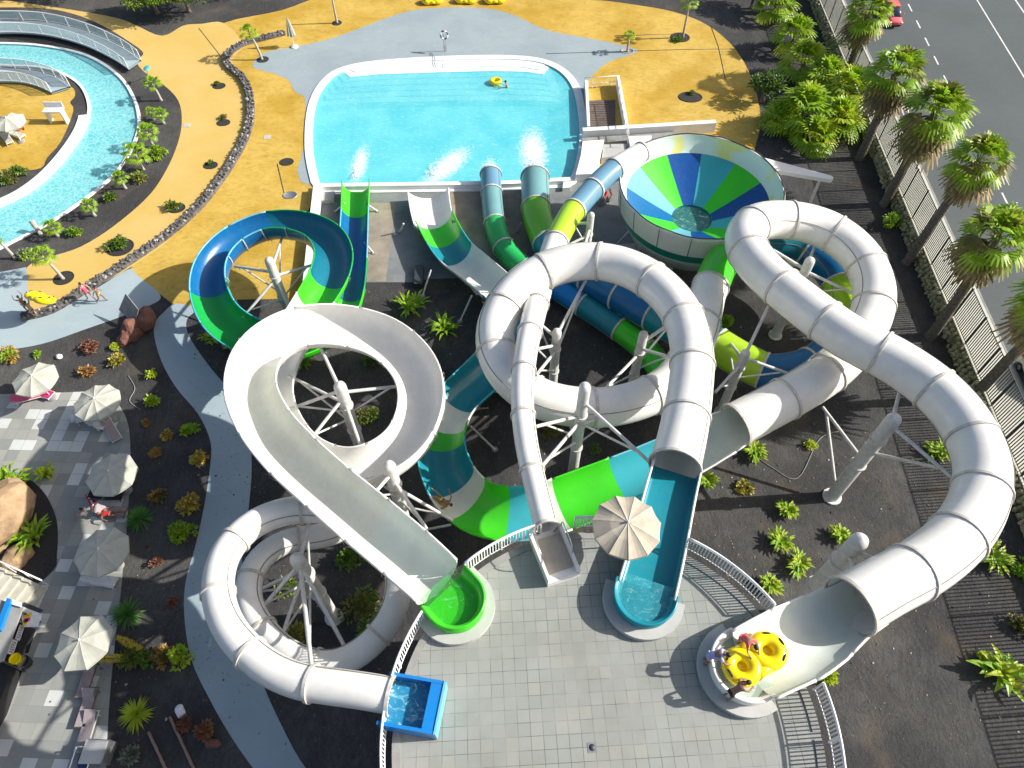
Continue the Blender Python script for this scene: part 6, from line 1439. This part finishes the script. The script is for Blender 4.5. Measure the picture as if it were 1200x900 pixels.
# service cart
q = P(122, 884, 0); root = thing('service_cart', q, 'grey laundry bin with a pale lid at the bottom of the terrace', 'cart')
mb = MB(); mb.prism([(q.x + a, q.y + b) for a, b in ((-.55, -.5), (.5, -.5), (.6, .5), (-.5, .55))], .15, .95, 'galv'); mb.build('body', root); mb = MB(); mb.prism([(q.x + a, q.y + b) for a, b in ((-.6, -.55), (.45, -.55), (.5, .45), (-.55, .5))], .952, 1.02, 'concrete_l'); mb.build('lid', root)
for a, b in ((-.4, -.4), (.4, -.4), (.4, .4), (-.4, .4)): mb = MB(); mb.cyl((q.x + a - .03, q.y + b, .08), (q.x + a + .03, q.y + b, .08), .08, .08, 'black', 10); mb.build('wheel', root)
q = P(106, 892, 0); root = thing('towel_cart', q, 'white-framed trolley holding a navy towel bag, left of the laundry bin', 'trolley')
mb = MB()
for s in (-.42, .42): mb.path([q + Vector((s, -.5, 0)), q + Vector((s, -.5, .9)), q + Vector((s, .5, .9)), q + Vector((s, .5, 0))], .035, 'railwhite', 6)
mb.path([q + Vector((-.42, .5, .9)), q + Vector((.42, .5, .9))], .035, 'railwhite', 6); mb.build('frame', root); mb = MB(); mb.blob((q.x, q.y, .55), (.34, .42, .36), 'c_navy', 5, .4, 2); mb.build('bag', root)
# outdoor table with towels near the chairs
def white_chair(px, py, a, lb):
    root = thing('white_chair', P(px, py, 0), lb, 'chair', 'white plastic chairs', R(a))
    def put(mb, nm): o = bpy.data.objects.new(nm, mb.mesh(nm)); C.objects.link(o); o.parent = root
    mb = MB(); mb.box((0, 0, .42), (.5, .5, .04), 'c_white'); put(mb, 'seat'); mb = MB(); mb.box((0, .26, .68), (.5, .04, .46), 'c_white'); put(mb, 'backrest')
    for x in (-.22, .22):
        for y in (-.22, .22): mb = MB(); mb.cyl((x, y, 0), (x * .95, y * .95, .4), .02, .025, 'c_white', 6); put(mb, 'leg')
    for x in (-.26, .26): mb = MB(); mb.path([Vector((x, -.2, .42)), Vector((x, -.2, .62)), Vector((x, .22, .64))], .02, 'c_white', 5); put(mb, 'armrest')
for a in [(98, 495, 20, 'white plastic chair, leftmost of the three below the second parasol'), (111, 498, 150, 'white plastic chair in the middle of the three below the second parasol'), (122, 503, 80, 'white plastic chair, rightmost of the three below the second parasol')]: white_chair(*a)

# ================================================================ CARS
def car(px, py, z, ang_, col, label, roof='glass', van=False):
    root = thing('parked_car', P(px, py, z), label, 'car', None, ang_)
    def put(mb, nm, par=None): o = bpy.data.objects.new(nm, mb.mesh(nm)); C.objects.link(o); o.parent = par or root; return o
    L_, W_, H_ = 4.1, 1.72, (1.45 if not van else 2.0)
    def loft(secs, m, nm):
        mb = MB(); n = 10; vs = []
        for y, w, z0, z1 in secs:
            for k in range(n):
                t = 2 * PI * k / n; c, s = math.cos(t), math.sin(t); q = 2.6
                vs.append((w / 2 * math.copysign(abs(c) ** (2 / q), c), y, (z0 + z1) / 2 + (z1 - z0) / 2 * math.copysign(abs(s) ** (2 / q), s)))
        N = len(secs); fs = [(j * n + k, j * n + (k + 1) % n, (j + 1) * n + (k + 1) % n, (j + 1) * n + k) for j in range(N - 1) for k in range(n)] + [tuple(range(n - 1, -1, -1)), tuple((N - 1) * n + k for k in range(n))]
        mb.add(vs, fs, m, True); return put(mb, nm)
    loft([(-L_ / 2, W_ * .8, .35, .75), (-L_ / 2 + .15, W_ * .95, .25, .88), (-1.2, W_, .22, .95), (0, W_, .22, .96), (1.2, W_ * .98, .22, .92), (L_ / 2 - .2, W_ * .9, .25, .78), (L_ / 2, W_ * .7, .35, .65)], col, 'body')
    loft([(-L_ / 2 + .25, W_ * .7, .8, .95), (-1.35, W_ * .84, .8, H_ - .06), (-.9, W_ * .86, .8, H_ - .01), (.35, W_ * .86, .8, H_ - .01), (.6, W_ * .84, .8, H_ - .1), (1.35, W_ * .74, .8, .92)], 'glass', 'window')
    mb = MB(); mb.prism([(-.60, -1.25), (.60, -1.25), (.62, .35), (-.62, .35)], H_ - .02, H_ + .03, col); put(mb, 'roof')
    for x in (-.78, .78):
        for y in (-1.25, 1.3): mb = MB(); mb.cyl((x - .1, y, .31), (x + .1, y, .31), .31, .31, 'black', 16); w = put(mb, 'wheel'); mb = MB(); mb.cyl((x - .11, y, .31), (x + .11, y, .31), .18, .18, 'galv', 12); put(mb, 'rim', w)
        mb = MB(); mb.blob((x * .72, 1.98, .62), (.17, .1, .08), 'c_white', 1, 0, 2); put(mb, 'headlight'); mb = MB(); mb.blob((x * .8, -2.0, .72), (.12, .06, .1), 'c_red', 1, 0, 2); put(mb, 'tail_light')
        mb = MB(); mb.blob((x * 1.22, .75, .95), (.1, .06, .07), col, 1, 0, 2); put(mb, 'mirror')
    return root
ra = math.atan2(fdir.y, fdir.x) - PI / 2
car(1041, 22, ZR - .12, ra, 'c_coral', 'coral red parked car beside the topmost fence palm')
car(1215, 452, ZR - .12, ra, 'c_white', 'white parked car cut by the right edge beside the lowest fence palm')
q = P(1184, 248, ZR); root = thing('roadside_post', q, 'short white roadside post beside a fence palm crown', 'post'); mb = MB(); mb.cyl(q, q + Z3 * .9, .06, .06, 'c_white', 8); mb.cyl(q + Z3 * .6, q + Z3 * .75, .065, .065, 'black', 8); mb.build('post', root)

# ================================================================ LIGHT, WORLD, CAMERA
w = bpy.data.worlds.new('World'); scene.world = w; w.use_nodes = True; nt = w.node_tree
sky = nt.nodes.new('ShaderNodeTexSky'); sky.sky_type = 'NISHITA'; sky.sun_disc = False
EL = R(32); sd_ = Vector((-math.cos(EL), -.06, -math.sin(EL))).normalized()
sky.sun_elevation = EL; sky.sun_rotation = R(87); sky.air_density = 1; sky.dust_density = 3.0; sky.ozone_density = .6
bg = nt.nodes['Background']; bg.inputs[1].default_value = .10; nt.links.new(sky.outputs[0], bg.inputs[0])
ld = bpy.data.lights.new('sun', 'SUN'); ld.energy = 5.0; ld.angle = R(.6); ld.color = (1, .955, .88)
lo = bpy.data.objects.new('sun', ld); C.objects.link(lo); lo.rotation_euler = sd_.to_track_quat('-Z', 'Y').to_euler(); lo.location = (60, 20, 60)
cd = bpy.data.cameras.new('camera'); co = bpy.data.objects.new('camera', cd); C.objects.link(co); scene.camera = co
co.location = (0, 0, ZC); co.rotation_euler = (TH, 0, 0); cd.sensor_width = 36; cd.lens = FPX / 1200 * 36; cd.clip_end = 2000; cd.clip_start = .5
scene.view_settings.view_transform = 'Standard'; scene.view_settings.look = 'None'; scene.view_settings.gamma = 1; scene.view_settings.exposure = .60
scene.cycles.max_bounces = 6; scene.cycles.transparent_max_bounces = 12
